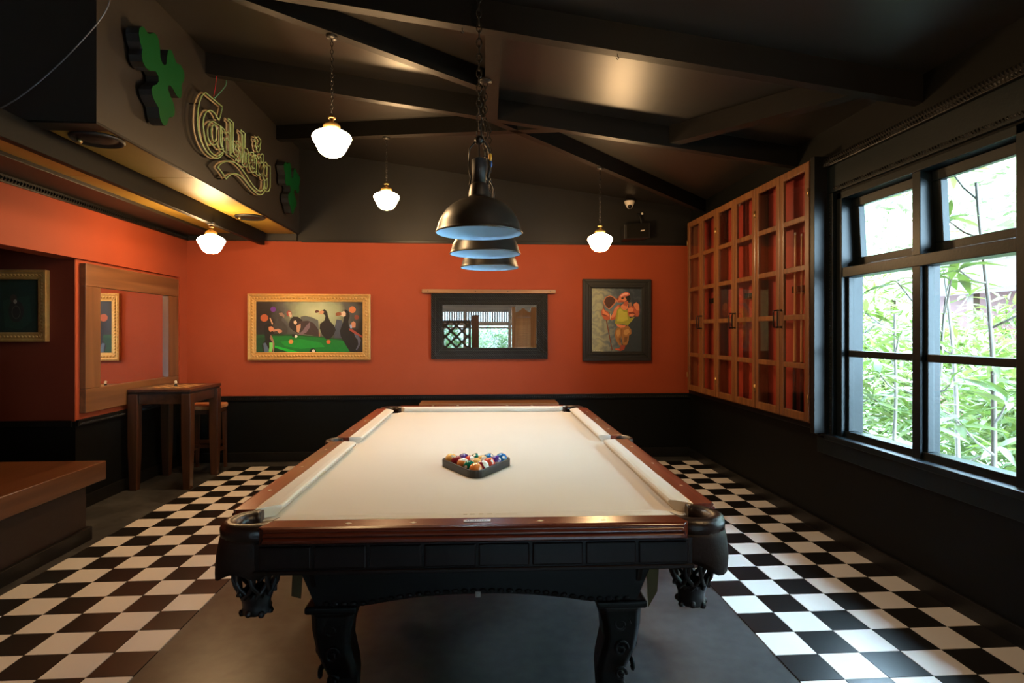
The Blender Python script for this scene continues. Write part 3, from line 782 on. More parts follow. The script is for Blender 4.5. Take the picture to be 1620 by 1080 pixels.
# ------------------------------------------------------------------ bulkhead decorations
sh1 = [(195,122),(215,130),(248,185),(270,192),(300,178),(330,200),(350,250),(358,310),(362,400),(380,455),(403,475),(418,460),(422,390),(435,335),(460,335),(485,390),(510,455),(545,470),(572,520),(580,580),(570,620),(552,645),(558,720),(548,765),(530,768),(505,740),(480,690),(455,655),(435,655),(432,690),(450,740),(480,810),(492,860),(490,920),(470,942),(445,935),(435,960),(425,1000),(405,1018),(385,1005),(360,950),(345,850),(310,790),(290,740),(283,690),(295,660),(330,645),(347,620),(345,570),(325,530),(300,522),(265,522),(230,490),(205,440),(195,380),(203,330),(180,260),(170,190),(175,140)]
sh2 = [(210,155),(225,170),(240,190),(255,170),(275,165),(292,200),(300,240),(303,330),(308,390),(325,412),(335,380),(340,300),(352,255),(368,260),(385,310),(400,340),(425,370),(442,420),(435,480),(425,540),(428,600),(415,650),(395,645),(370,590),(355,580),(345,620),(352,670),(375,740),(388,790),(380,850),(365,865),(348,900),(335,950),(322,970),(308,940),(290,850),(268,790),(256,720),(262,660),(290,620),(295,570),(280,520),(255,520),(235,530),(215,490),(207,430),(212,360),(195,280),(188,210)]
def shamrock(label, pts, ox, oy, sc, X, thick):
    yz = [on_x(ox + x/sc, oy + y/sc, X) for x, y in pts]
    cy = sum(p[0] for p in yz)/len(yz); cz = sum(p[1] for p in yz)/len(yz)
    o = thing('shamrock_sign', label, 'sign', (BX, cy, cz), 0, 'green shamrocks on the bulkhead')
    loc = [(y - cy, z - cz) for y, z in yz]
    MB().prism(loc, 'X', X - BX - thick, X - BX - .003).build('body', M['matte_black'], o)
    MB().prism(loc, 'X', X - BX - .003, X - BX).build('face', M['green'], o)
    MB().box(0, X - BX - thick + .002, -.02, .02, -.02, .02).build('spacer', M['matte_black'], o)
    return o
shamrock('large green shamrock nearest the corner of the bulkhead', sh1, 190, 20, 5.684, -1.935, .075)
shamrock('smaller looking green shamrock at the far end of the bulkhead', sh2, 430, 240, 9.82, -1.935, .075)

# beer sign of bent neon tubing: outlines of the letters, read off the picture on the sign's own plane
strokes = [
 [(278,262),(135,140),(105,170),(80,240),(68,320),(68,420),(85,520),(120,610),(165,670),(215,702),(255,696),(282,668),(276,656),(240,684),(200,668),(160,620),(135,550),(118,460),(115,400),(125,340),(150,302),(180,295),(215,320),(240,365),(250,378),(262,340),(278,262)],
 # a
 [(230,408),(205,388),(180,392),(162,415),(152,460),(156,520),(172,570),(198,592),(222,585),(236,560)], [(212,415),(195,425),(184,460),(186,515),(200,555),(216,560),(226,530),(226,450),(212,415)],
 [(232,410),(262,428),(262,560),(270,600),(285,605),(284,622),(258,628),(238,600),(232,560)],
 # r
 [(268,432),(298,462),(300,490),(322,478),(342,500),(344,545),(330,552),(322,530),(308,535),(308,620),(318,640),(318,660),(286,640),(286,622),(278,600),(278,470),(268,455),(268,432)],
 # l
 [(330,362),(372,398),(372,650),(384,668),(384,698),(344,672),(344,650),(346,400),(330,386),(330,362)], [(358,410),(358,660)],
 # s
 [(434,600),(432,575),(412,556),(394,558),(386,590),(394,625),(414,655),(418,685),(408,694),(396,676),(384,668),(386,700),(408,726),(428,722),(436,690),(428,650),(408,615),(402,592),(412,584),(424,604),(434,600)],
 # b
 [(436,462),(472,490),(472,620),(492,622),(502,660),(502,740),(486,778),(462,772),(446,748),(448,500),(436,486),(436,462)], [(472,650),(484,656),(484,735),(474,742),(472,650)], [(460,510),(460,740)],
 # e
 [(556,742),(556,690),(544,656),(526,650),(512,676),(508,730),(514,790),(532,826),(552,822),(560,794),(548,786),(540,796),(528,770),(528,742),(556,742)], [(528,716),(528,690),(536,680),(542,700),(542,722),(528,716)],
 # r
 [(560,672),(582,690),(584,712),(600,690),(612,700),(612,745),(602,744),(586,750),(588,830),(602,842),(602,858),(566,838),(566,822),(570,810),(570,710),(560,698),(560,672)],
 [(604,682),(618,664),(630,676),(630,730),(618,740),(606,730)],
 # g
 [(688,772),(664,762),(652,738),(634,744),(624,776),(620,840),(630,884),(648,892),(662,872),(664,940),(656,968),(644,958),(640,936)], [(650,764),(638,786),(638,840),(648,862),(658,840),(660,780),(650,764)], [(688,772),(686,950),(678,982),(658,990),(642,978)],
 # hop leaf above the letters
 [(558,520),(575,524),(584,516),(592,530),(606,545),(608,570),(600,590),(602,620),(592,648),(580,650),(570,632),(566,606),(560,590),(566,570),(556,548),(558,520)], [(572,540),(580,560),(592,552)], [(574,590),(584,606),(594,590)],
 # ribbon
 [(242,780),(262,752),(300,732),(350,728),(400,748),(450,800),(500,874),(550,946),(595,982),(622,974),(634,940),(634,905),(640,904),(640,960),(632,998),(604,1016),(568,1000),(520,950),(470,888),(430,850),(390,834),(350,842),(325,862),(310,880),(288,842),(262,806),(242,780)],
]
SX = -1.962
def sign_pts(st, X):
    return [on_x(300 + x/5.4, 120 + y/5.4, X) for x, y in st]
allp = [p for st in strokes for p in sign_pts(st, SX)]
sy_, sz_ = sum(p[0] for p in allp)/len(allp), sum(p[1] for p in allp)/len(allp)
sg = thing('neon_beer_sign', 'unlit green neon Carlsberg lettering with a ribbon between the shamrocks', 'sign', (BX, sy_, sz_))
tubes, edge = MB(), MB()
for i, st in enumerate(strokes):
    p = [(SX - BX, y - sy_, z - sz_) for y, z in sign_pts(st, SX)]
    if i in (0, len(strokes) - 1): p2 = [p[0], p[1]] + smooth_path(p[1:-3], 3) + p[-3:] if i == 0 else smooth_path(p[:-4], 3) + p[-4:]
    else: p2 = p
    tubes.tube(p2, .0052, 5)
    edge.tube([(x - .030, y, z) for x, y, z in p2], .0072, 5)
tubes.build('neon_tube', M['neon'], sg); edge.build('letter_edge', M['neon_back'], sg)
ho = MB()
for st in (strokes[0], strokes[-1], strokes[5], strokes[8]):
    for q in (sign_pts(st, SX)[3], sign_pts(st, SX)[-4]): ho.box(0, .07, q[0]-sy_-.004, q[0]-sy_+.004, q[1]-sz_-.004, q[1]-sz_+.004)
ho.build('standoff', M['iron'], sg)
for nm, col, pts in (('red_wire', (.35, .02, .03), [(343,112),(341,135),(338,152)]), ('green_wire', (.10, .32, .22), [(355,113),(358,132),(350,144),(340,155)])):
    q = [on_x(x, y, SX) for x, y in pts]
    MB().tube(smooth_path([(SX - BX, y - sy_, z - sz_) for y, z in q]), .0035, 5).build(nm, mat(nm + '_sheath', col, .4), sg)
# thin cable drooping across the front of the bulkhead
tag(MB().tube(smooth_path([(-2.75, 3.255, 2.56), (-2.468, 3.24, 2.685), (-2.28, 3.235, 2.828), (-2.09, 3.24, 3.032), (-1.957, 3.25, 3.235), (-1.93, 3.26, 3.50)]), .0035, 6).build('thin_cable', mat('grey_cable', (.10, .11, .13), .4)), 'thin grey cable drooping in front of the bulkhead corner', 'cable')
# recessed ceiling speakers in the mustard soffit
def soffit_speaker(label, x, y):
    o = thing('soffit_speaker', label, 'speaker', (x, y, 2.617), 0, 'ceiling speakers in the mustard soffit')
    MB().lathe([(.001, -.004), (.09, -.004), (.115, -.006), (.13, -.020), (.138, -.010), (.138, 0), (.001, .0)], 28).build('rim', M['matte_black'], o)
    MB().lathe([(.001, -.016), (.05, -.014), (.10, -.009), (.105, -.006)], 24).build('cone', M['beam'], o)
    MB().ball((-.10, 0, -.016), .016, 8, 6).build('tweeter', M['brass'], o)
soffit_speaker('black round ceiling speaker at the near corner of the mustard soffit', -2.195, 3.545)
soffit_speaker('small black ceiling speaker at the far end of the mustard soffit', -2.19, 5.84)

# ------------------------------------------------------------------ things on the back wall
def frame_ring(mb, x0, x1, z0, z1, steps, y_wall, mi=None):
    """stepped picture frame standing off a wall at y_wall; steps = [(inset, width, depth)]"""
    for i, (ins, w, d) in enumerate(steps):
        a0, a1, b0, b1 = x0 + ins, x1 - ins, z0 + ins, z1 - ins
        y0, y1 = y_wall - d, y_wall
        k = 0 if mi is None else mi[i]
        for poly in ([(a0,b0),(a1,b0),(a1-w,b0+w),(a0+w,b0+w)], [(a1,b0),(a1,b1),(a1-w,b1-w),(a1-w,b0+w)], [(a1,b1),(a0,b1),(a0+w,b1-w),(a1-w,b1-w)], [(a0,b1),(a0,b0),(a0+w,b0+w),(a0+w,b1-w)]):
            mb.prism(poly, 'Y', y0, y1, k)
    return mb
def beads_rect(x0, x1, z0, z1, y, r, step, flatn=.5):
    mb = MB()
    def run(a, b, f):
        n = max(1, int(abs(b - a)/step))
        for i in range(n):
            t = a + (b - a)*(i + .5)/n; p = f(t)
            mb.ball((p[0], y, p[1]), r, 6, 4, sc=(1.15 if f(0)[1] == f(1)[1] else .8, flatn, .8 if f(0)[1] == f(1)[1] else 1.15))
    run(x0, x1, lambda t: (t, z0)); run(x0, x1, lambda t: (t, z1)); run(z0, z1, lambda t: (x0, t)); run(z0, z1, lambda t: (x1, t))
    return mb
YW = YB
# painting of dark long-billed birds round a green pool table
p1 = thing('dodo_painting', 'gilt framed painting of dark flightless birds playing pool', 'painting', (0, 0, 0))
fx0, fx1, fz0, fz1 = -2.595, -1.213, 1.168, 1.928
frame_ring(MB(), fx0, fx1, fz0, fz1, [(0, .030, .045), (.028, .042, .034), (.068, .022, .026)], YW).build('frame', M['gold'], p1, .004)
tag(beads_rect(fx0 + .015, fx1 - .015, fz0 + .015, fz1 - .015, YW - .047, .008, .016).build('frame_carving', M['gold'], p1), kind='stuff')
tag(beads_rect(fx0 + .048, fx1 - .048, fz0 + .048, fz1 - .048, YW - .036, .016, .034).build('frame_carving', M['gold'], p1), kind='stuff')
CXa, CXb, CZa, CZb = fx0 + .088, fx1 - .088, fz0 + .088, fz1 - .088
m, N, L, b = new_mat('bird_painting_ground')
tc = N.new('ShaderNodeTexCoord'); mp = N.new('ShaderNodeMapping')
mp.inputs['Location'].default_value = (-(CXa + (CXb-CXa)*.56), 0, -(CZa + (CZb-CZa)*.78)); mp.vector_type = 'POINT'
vl = N.new('ShaderNodeVectorMath'); vl.operation = 'MULTIPLY'; vl.inputs[1].default_value = (1, 0, 1.35)
ln = N.new('ShaderNodeVectorMath'); ln.operation = 'LENGTH'
L.new(tc.outputs['Object'], mp.inputs['Vector']); L.new(mp.outputs[0], vl.inputs[0]); L.new(vl.outputs[0], ln.inputs[0])
nz = N.new('ShaderNodeTexNoise'); nz.inputs['Scale'].default_value = 9; L.new(tc.outputs['Object'], nz.inputs['Vector'])
ad = N.new('ShaderNodeMath'); ad.operation = 'MULTIPLY_ADD'; ad.inputs[1].default_value = .16; L.new(nz.outputs['Fac'], ad.inputs[0]); L.new(ln.outputs['Value'], ad.inputs[2])
cr = N.new('ShaderNodeValToRGB'); el = cr.color_ramp.elements
el[0].position = .10; el[0].color = (*s2l((196, 200, 150)), 1); el[1].position = .62; el[1].color = (*s2l((34, 24, 16)), 1)
e = el.new(.33); e.color = (*s2l((150, 156, 116)), 1); e = el.new(.45); e.color = (*s2l((84, 84, 76)), 1)
L.new(ad.outputs[0], cr.inputs['Fac']); L.new(cr.outputs['Color'], b.inputs['Base Color']); b.inputs['Roughness'].default_value = .45
M['bird_bg'] = m
def art(name, parent, layers, ground, rect, src, ywall):
    """flat painted shapes on one canvas mesh; src = canvas corner pixels of the traced view"""
    X0, X1, Z0, Z1 = rect; sx0, sy0, sx1, sy1 = src
    mb = MB(); mats = [ground]; cache = {}
    mb.box(X0 - .005, X1 + .005, ywall - .016, ywall - .004, Z0 - .005, Z1 + .005, 0)
    for k, (col, pts) in enumerate(layers):
        if col not in cache: cache[col] = len(mats); mats.append(flat('paint', col))
        q = [(X0 + (min(max(x, sx0), sx1) - sx0)/(sx1 - sx0)*(X1 - X0), ywall - .0163 - k*.00006, Z1 - (min(max(y, sy0), sy1) - sy0)/(sy1 - sy0)*(Z1 - Z0)) for x, y in pts]
        area = sum(q[i][0]*q[(i+1) % len(q)][2] - q[(i+1) % len(q)][0]*q[i][2] for i in range(len(q)))
        if area < 0: q.reverse()
        mb.poly(q, cache[col])
    return mb.build(name, mats, parent)
def disc(cx, cy, r, n=16, ry=None): return [(cx + r*math.cos(2*math.pi*i/n), cy + (ry or r)*math.sin(2*math.pi*i/n)) for i in range(n)]
DK, DB, BRN = (22, 18, 15), (40, 32, 28), (84, 66, 54)
birds = [
 ((96, 98, 90), [(640,400),(690,390),(760,405),(830,440),(840,600),(640,560)]),
 ((70, 74, 82), [(1030,430),(1090,440),(1110,640),(1000,640),(1010,520)]),
 ((26, 74, 30), [(160,600),(560,598),(860,622),(1090,650),(1110,690),(700,640),(330,625),(160,640)]),
 ((10, 112, 34), [(160,640),(330,618),(640,615),(900,640),(1110,672),(1180,800),(160,800)]),
 ((20, 140, 44), [(420,680),(640,650),(860,690),(900,740),(640,760),(470,730)]),
 ((12, 60, 24), [(160,640),(330,618),(360,720),(640,800),(160,800)]),
 ((24, 176, 48), [(360,722),(640,800),(520,800),(360,745)]),
 ((176, 86, 44), disc(248, 415, 42)), ((104, 44, 140), disc(343, 318, 30)), ((196, 110, 58), disc(1203, 320, 38)), ((128, 58, 34), disc(1250, 405, 26)),
 ((64, 58, 52), [(385,350),(410,330),(440,345),(470,385),(460,415),(440,405),(432,440),(480,490),(500,540),(490,590),(350,590),(340,500),(395,440),(380,390)]),
 ((150, 116, 92), [(405,360),(440,355),(468,385),(460,415),(440,395),(415,390)]),
 (DB, [(510,480),(530,430),(560,398),(610,400),(660,440),(640,500),(620,590),(560,560),(520,520)]),
 ((158, 62, 48), [(486,350),(510,330),(540,345),(548,385),(520,400),(495,390)]), ((210, 176, 140), [(505,345),(535,350),(548,395),(528,410),(512,385)]), ((226, 190, 150), [(565,450),(590,440),(602,470),(580,490),(566,475)]),
 ((62, 46, 42), [(590,480),(640,450),(720,445),(780,470),(830,540),(850,620),(790,615),(700,600),(650,590),(600,540)]),
 ((120, 96, 100), [(740,460),(740,520),(700,580),(640,605),(610,600),(660,560),(700,500)]), ((206, 150, 110), [(595,500),(640,480),(640,520),(620,580),(598,570)]), ((170, 108, 72), [(836,560),(852,600),(850,625),(838,620)]),
 ((30, 24, 20), [(868,330),(900,315),(928,345),(940,400),(960,450),(1005,500),(1022,550),(1000,600),(960,650),(920,655),(870,600),(845,530),(850,480),(900,440),(908,390),(890,370)]),
 ((206, 150, 112), [(830,340),(880,330),(896,345),(880,372),(840,370),(825,385),(850,355),(825,352)]), ((92, 52, 34), [(796,338),(815,322),(838,335),(835,352),(812,358),(798,356)]),
 (DK, [(1098,330),(1130,318),(1165,340),(1175,390),(1160,450),(1165,510),(1230,570),(1290,640),(1292,720),(1240,800),(1180,800),(1120,700),(1075,620),(1066,560),(1090,490),(1110,430),(1112,380)]),
 ((222, 190, 156), [(1060,352),(1098,345),(1110,330),(1132,360),(1130,390),(1105,400),(1070,382)]), ((142, 84, 50), [(1020,360),(1045,348),(1080,352),(1084,380),(1040,392),(1020,388)]),
 ((84, 84, 96), [(1220,580),(1270,610),(1295,660),(1285,720),(1250,780),(1240,770),(1268,710),(1262,660),(1230,620)]),
 ((196, 130, 96), [(1190,470),(1215,450),(1240,470),(1236,520),(1205,525),(1192,500)]), ((150, 156, 176), [(1175,490),(1195,485),(1200,530),(1180,530)]), ((150, 60, 40), [(1165,530),(1200,540),(1318,620),(1318,640),(1220,585),(1170,550)]),
 (DK, [(245,500),(290,480),(340,500),(330,560),(325,620),(350,680),(360,790),(240,800),(222,720),(260,660),(248,590)]),
 ((206, 130, 90), [(295,515),(330,508),(355,535),(345,560),(310,570),(296,545)]), ((190, 130, 96), [(340,545),(400,535),(440,555),(440,570),(410,590),(385,560),(345,568)]),
 ((210, 160, 120), [(304,415),(316,412),(344,480),(332,490)]), ((150, 110, 84), [(318,600),(340,640),(358,700),(352,795),(340,795),(336,690),(308,640)]),
 ((120, 200, 90), [(302,690),(338,686),(340,740),(330,790),(296,790),(304,740)]), ((86, 100, 120), [(236,700),(262,690),(300,770),(290,795),(250,795)]),
 ((20, 22, 20), disc(772, 790, 36)), ((236, 226, 220), disc(780, 782, 16)), ((226, 222, 200), disc(590, 620, 16)), ((214, 140, 66), disc(536, 680, 25)), ((206, 96, 50), disc(943, 682, 23)), ((24, 22, 18), [(545,597),(585,597),(570,630),(548,625)]),
]
art('canvas', p1, birds, M['bird_bg'], (CXa, CXb, CZa, CZb), (160, 232, 1318, 800), YW)

# black framed painting of a muscular man with a cue
p2 = thing('man_painting', 'black framed painting of a muscular man with cue and camouflage trousers', 'painting')
gx0, gx1, gz0, gz1 = 1.268, 2.088, 1.150, 2.118
frame_ring(MB(), gx0, gx1, gz0, gz1, [(0, .035, .05), (.033, .04, .038), (.071, .025, .046), (.094, .016, .03)], YW).build('frame', M['matte_black'], p2, .004)
m, N, L, b = new_mat('swirled_blue_ground')
tc = N.new('ShaderNodeTexCoord'); mp = N.new('ShaderNodeMapping'); mp.inputs['Location'].default_value = (-1.45, 0, -1.65); L.new(tc.outputs['Object'], mp.inputs['Vector'])
wv = N.new('ShaderNodeTexWave'); wv.wave_type = 'RINGS'; wv.rings_direction = 'Y'; wv.inputs['Scale'].default_value = 3.2; wv.inputs['Distortion'].default_value = 11; wv.inputs['Detail'].default_value = 3; wv.inputs['Detail Scale'].default_value = 3
L.new(mp.outputs[0], wv.inputs['Vector'])
sx_ = N.new('ShaderNodeSeparateXYZ'); L.new(tc.outputs['Object'], sx_.inputs[0])
mr = N.new('ShaderNodeMapRange'); mr.inputs['From Min'].default_value = 1.85; mr.inputs['From Max'].default_value = 1.45; L.new(sx_.outputs[0], mr.inputs['Value'])
mu = N.new('ShaderNodeMath'); mu.operation = 'MULTIPLY_ADD'; mu.inputs[1].default_value = .22; L.new(wv.outputs['Fac'], mu.inputs[0]); 
m3 = N.new('ShaderNodeMath'); m3.operation = 'MULTIPLY'; m3.inputs[1].default_value = .78; L.new(mr.outputs[0], m3.inputs[0]); L.new(m3.outputs[0], mu.inputs[2])
cr = N.new('ShaderNodeValToRGB'); el = cr.color_ramp.elements
el[0].position = .12; el[0].color = (*s2l((42, 56, 70)), 1); el[1].position = .95; el[1].color = (*s2l((160, 164, 136)), 1); e = el.new(.55); e.color = (*s2l((94, 108, 118)), 1)
L.new(mu.outputs[0], cr.inputs['Fac']); L.new(cr.outputs['Color'], b.inputs['Base Color']); b.inputs['Roughness'].default_value = .45
M['man_bg'] = m
SK, SK2, SK3 = (214, 130, 92), (178, 88, 60), (120, 52, 36)
man = [
 ((40, 52, 62), [(600,560),(762,470),(762,908),(520,908),(560,700)]),
 ((96, 118, 136), [(330,330),(400,300),(520,330),(545,350),(470,380),(430,440),(385,430),(340,420)]),
 ((196, 120, 84), [(322,330),(350,275),(400,255),(440,270),(470,300),(474,330),(450,360),(415,400),(390,420),(355,390),(335,360)]),
 ((74, 40, 28), [(334,330),(356,282),(400,266),(436,280),(462,310),(448,345),(412,385),(388,412),(352,375)]),
 ((110, 56, 34), [(318,355),(328,352),(430,888),(420,892)]),
 (SK2, [(470,385),(500,362),(516,372),(505,430),(480,470),(460,530),(410,545),(395,520),(430,470),(445,420)]), (SK, [(470,390),(495,372),(505,400),(480,440),(455,500),(420,520),(412,500),(440,450),(450,410)]),
 (SK2, [(300,440),(320,405),(335,430),(370,440),(400,480),(400,530),(370,545),(330,530),(305,480)]), (SK, [(312,425),(330,412),(345,445),(385,470),(390,500),(350,495),(318,470)]), (SK3, [(310,470),(345,478),(375,490),(372,500),(340,492),(312,482)]),
 (SK3, [(660,360),(700,330),(735,360),(740,430),(722,500),(680,505),(660,440)]), (SK, [(665,360),(700,334),(728,360),(732,430),(712,440),(680,400)]),
 ((150, 150, 54), [(480,420),(505,395),(530,390),(560,428),(600,420),(612,460),(622,520),(680,505),(650,550),(620,580),(605,600),(540,590),(470,590),(455,580),(465,500)]), ((182, 178, 72), [(495,420),(525,410),(560,450),(595,445),(600,540),(540,560),(480,555),(488,480)]),
 (SK, [(520,380),(545,355),(590,350),(610,370),(600,410),(570,428),(535,415),(524,395)]), (SK2, [(560,330),(600,320),(615,350),(590,380),(550,370)]),
 (SK, [(470,290),(520,275),(580,280),(590,310),(560,330),(530,335),(480,335),(470,310)]), (SK2, [(480,318),(540,312),(560,330),(500,340)]), (SK3, [(470,292),(495,280),(500,300),(480,310)]),
 ((206, 104, 84), [(495,275),(530,235),(580,214),(615,225),(628,250),(600,265),(560,270),(520,280)]), ((236, 170, 150), [(520,255),(560,228),(600,226),(610,240),(560,255),(520,272)]),
 (DK, [(572,270),(625,252),(635,300),(615,330),(592,310),(580,290)]), (DK, [(525,282),(555,278),(556,296),(532,300)]),
 (SK2, [(598,410),(620,380),(660,380),(690,420),(690,470),(660,505),(615,500),(600,460)]), (SK, [(606,410),(640,390),(668,410),(660,440),(620,450),(604,440)]), (SK3, [(615,450),(665,445),(690,470),(640,480),(612,475)]), (SK, [(618,478),(660,465),(680,480),(650,498),(620,496)]), (SK2, [(690,430),(725,430),(735,470),(715,500),(690,490)]),
 ((150, 110, 84), [(610,345),(640,335),(650,375),(618,385)]),
 (SK, [(468,588),(540,598),(580,604),(560,628),(520,632),(480,612)]),
 ((150, 104, 58), [(486,625),(540,635),(600,600),(640,650),(642,700),(615,720),(610,780),(590,830),(545,830),(535,770),(525,720),(522,790),(530,830),(505,835),(465,770),(452,700),(462,655)]),
 ((184, 140, 84), [(475,660),(510,650),(515,700),(490,740),(470,700)]), ((184, 140, 84), [(560,660),(610,640),(625,680),(580,720),(555,700)]), ((110, 74, 40), [(500,750),(520,740),(522,800),(508,810)]), ((110, 74, 40), [(560,740),(600,730),(590,790),(560,800)]), ((120, 80, 44), [(527,640),(540,640),(536,740),(527,720)]),
 ((148, 62, 44), [(520,830),(575,835),(560,885),(520,898),(460,885),(455,870),(500,868),(518,850)]), ((200, 100, 70), [(458,872),(500,870),(515,880),(490,890),(462,884)]),
 ((206, 190, 160), [(398,470),(408,465),(410,530),(402,532)]),
 ((200, 200, 190), [(210,892),(232,888),(230,894),(212,897)]), ((200, 200, 190), [(240,890),(262,886),(260,892),(242,896)]), ((200, 200, 190), [(268,888),(295,884),(294,891),(270,895)]),
]
art('canvas', p2, man, M['man_bg'], (gx0 + .105, gx1 - .105, gz0 + .105, gz1 - .105), (188, 172, 762, 908), YW)

# wide mirror in a black frame, and the wooden strip above it
mb_ = thing('wall_mirror', 'wide mirror in a black frame at the middle of the red wall', 'mirror')
hx0, hx1, hz0, hz1 = -.515, .851, 1.175, 1.940
frame_ring(MB(), hx0, hx1, hz0, hz1, [(0, .05, .04), (.048, .05, .03), (.096, .036, .02)], YW).build('frame', M['ropeX'], mb_, .004)
MB().box(hx0 + .12, hx1 - .12, YW - .012, YW - .008, hz0 + .12, hz1 - .12).build('mirror_glass', M['mirror'], mb_)
wl = thing('wooden_ledge', 'thin honey coloured wooden strip above the black mirror', 'shelf')
MB().box(-.622, .944, YW - .05, YW, 1.945, 1.99).build('plank', M['oakX'], wl, .004)
sc_ = MB()
for x in (-.55, 0, .38, .88): sc_.ball((x, YW - .050, 1.967), .005, 6, 4, sc=(1, .3, 1))
sc_.build('screw', M['iron'], wl)

# dome camera, speaker and small sensor high on the back wall
o = thing('security_camera', 'white dome security camera high on the black wall', 'camera', (1.818, 6.80, 2.99))
MB().box(-.03, .03, 0, .08, .03, .055).build('mount', M['matte_black'], o)
MB().lathe([(.060, .045), (.062, .034), (.056, .018), (.040, -.012), (.034, -.026), (.024, -.040), (.001, -.044)], 20).build('housing', M['white_plastic'], o)
MB().ball((-.004, -.024, -.020), .026, 14, 9).build('lens', M['lens'], o)
o = thing('wall_speaker', 'black wedge shaped wall speaker with a small white badge', 'speaker', (1.86, 6.70, 2.56), .10)
MB().hexa([(-.16,-.06,0),(.16,-.06,.02),(.12,.17,.02),(-.12,.17,0),(-.16,-.06,.175),(.16,-.06,.20),(.12,.17,.20),(-.12,.17,.175)]).build('cabinet', M['matte_black'], o, .01)
MB().hexa([(-.135,-.068,.008),(.135,-.068,.028),(.135,-.06,.028),(-.135,-.06,.008),(-.135,-.068,.168),(.135,-.068,.19),(.135,-.06,.19),(-.135,-.06,.168)]).build('grille', M['beam'], o, .004)
MB().hexa([(.035,-.072,.092),(.080,-.072,.098),(.080,-.066,.098),(.035,-.066,.092),(.042,-.072,.106),(.087,-.072,.112),(.087,-.066,.112),(.042,-.066,.106)]).build('badge', M['white_plastic'], o)
MB().tube([(.10, .05, .19), (.10, .10, .30), (.10, .17, .34)], .012, 6).build('bracket', M['matte_black'], o)
o = thing('motion_sensor', 'tiny white sensor on the black wall beside the dome camera', 'sensor', (1.985, 6.86, 2.90))
MB().box(-.018, .018, -.005, .02, -.022, .022).build('back_box', M['beam'], o, .004)
MB().ball((0, -.008, 0), .015, 8, 6).build('eye', M['white_plastic'], o)
# ------------------------------------------------------------------ left side
# big wooden framed mirror on the pier
lm = thing('framed_mirror', 'large mirror in a wide brown wooden frame on the left wall', 'mirror')
MX = XL - .035
def lbox(y0, y1, z0, z1, name, mt, d=.05): MB().box(MX, MX + d, y0, y1, z0, z1).build(name, mt, lm, .004)
ly0, ly1, lz0, lz1 = 5.12, 6.66, .81, 2.07
lbox(ly0, ly1, lz1 - .19, lz1, 'top_rail', M['frame_wood']); lbox(ly0, ly1, lz0, lz0 + .20, 'bottom_rail', M['frame_wood'])
lbox(ly0, ly0 + .20, lz0 + .202, lz1 - .192, 'stile', M['frame_woodZ'], .048); lbox(ly1 - .21, ly1, lz0 + .202, lz1 - .192, 'stile', M['frame_woodZ'], .048)
MB().box(MX + .010, MX + .016, ly0 + .19, ly1 - .20, lz0 + .19, lz1 - .18).build('mirror_glass', M['mirror'], lm)
# dim picture in the alcove
ap = thing('alcove_painting', 'dark green painting in a carved gilt frame in the alcove', 'painting')
ax0, ax1, az0, az1 = -4.02, -3.512, 1.412, 2.0
frame_ring(MB(), ax0, ax1, az0, az1, [(0, .022, .05), (.020, .045, .035), (.063, .014, .028)], 5.062).build('frame', M['gold'], ap, .003)
tag(beads_rect(ax0 + .042, ax1 - .042, az0 + .042, az1 - .042, 5.028, .013, .028).build('frame_carving', M['gold'], ap), kind='stuff')
dim = flat('dark_green_canvas', (24, 40, 30))
art('canvas', ap, [((30, 52, 40), [(20,40),(80,30),(85,80),(60,95),(25,90)]), ((40, 34, 28), disc(50, 60, 17, 16, 21)), ((60, 44, 34), disc(44, 36, 8)), ((150, 140, 124), disc(48, 42, 4)), ((70, 66, 56), disc(50, 62, 10, 12, 13)), ((40, 34, 28), disc(50, 62, 8, 12, 11))], dim, (ax0 + .077, ax1 - .077, az0 + .077, az1 - .077), (0, 0, 100, 100), 5.062)

# low wooden bench counter in the near left
bn = thing('wooden_counter', 'low thick wooden counter with a maroon base, near left', 'counter')
MB().prism([(-3.275, YF + .2), (-2.70, YF + .2), (-2.70, 4.46), (-4.4, 4.46), (-4.4, 4.24), (-3.275, 4.24)], 'Z', .415, .55).build('top', M['benchtop'], bn, .006, seg=3)
MB().prism([(-3.275, YF + .2), (-2.78, YF + .2), (-2.78, 4.36), (-4.4, 4.36), (-4.4, 4.24), (-3.275, 4.24)], 'Z', 0, .415).build('base', M['bench_base'], bn)
MB().prism([(-3.275, YF + .2), (-2.752, YF + .2), (-2.752, 4.388), (-4.4, 4.388), (-4.4, 4.24), (-3.275, 4.24)], 'Z', 0, .095).build('plinth', M['trim'], bn, .004)

# tall bar table with an inlaid chess board
bt = thing('bar_table', 'tall brown wooden bar table with an inlaid chess board', 'table', (-2.968, 6.02, 0))
hx, hy = .288, .335
MB().box(-hx, hx, -hy, hy, .925, .952).build('top', M['teak'], bt, .003)
MB().box(-hx + .01, hx - .01, -hy + .01, hy - .01, .905, .925).build('shadow_gap', M['matte_black'], bt)
for sx in (-1, 1):
    for sy in (-1, 1):
        x, y = sx*(hx - .045), sy*(hy - .045)
        h0, h1 = .043, .031
        o = MB().loft([[(x + a*h1, y + b_*h1, 0) for a, b_ in ((-1,-1),(1,-1),(1,1),(-1,1))], [(x + a*h0, y + b_*h0, .42) for a, b_ in ((-1,-1),(1,-1),(1,1),(-1,1))], [(x + a*h0, y + b_*h0, .905) for a, b_ in ((-1,-1),(1,-1),(1,1),(-1,1))]], True, False).build('leg', M['teakZ'], bt, .003)
for sy in (-1, 1): MB().box(-hx + .09, hx - .09, sy*(hy - .045) - .012, sy*(hy - .045) + .012, .81, .905).build('apron', M['teak'], bt, .002)
for sx in (-1, 1): MB().box(sx*(hx - .045) - .012, sx*(hx - .045) + .012, -hy + .09, hy - .09, .81, .905).build('apron', M['teak'], bt, .002)
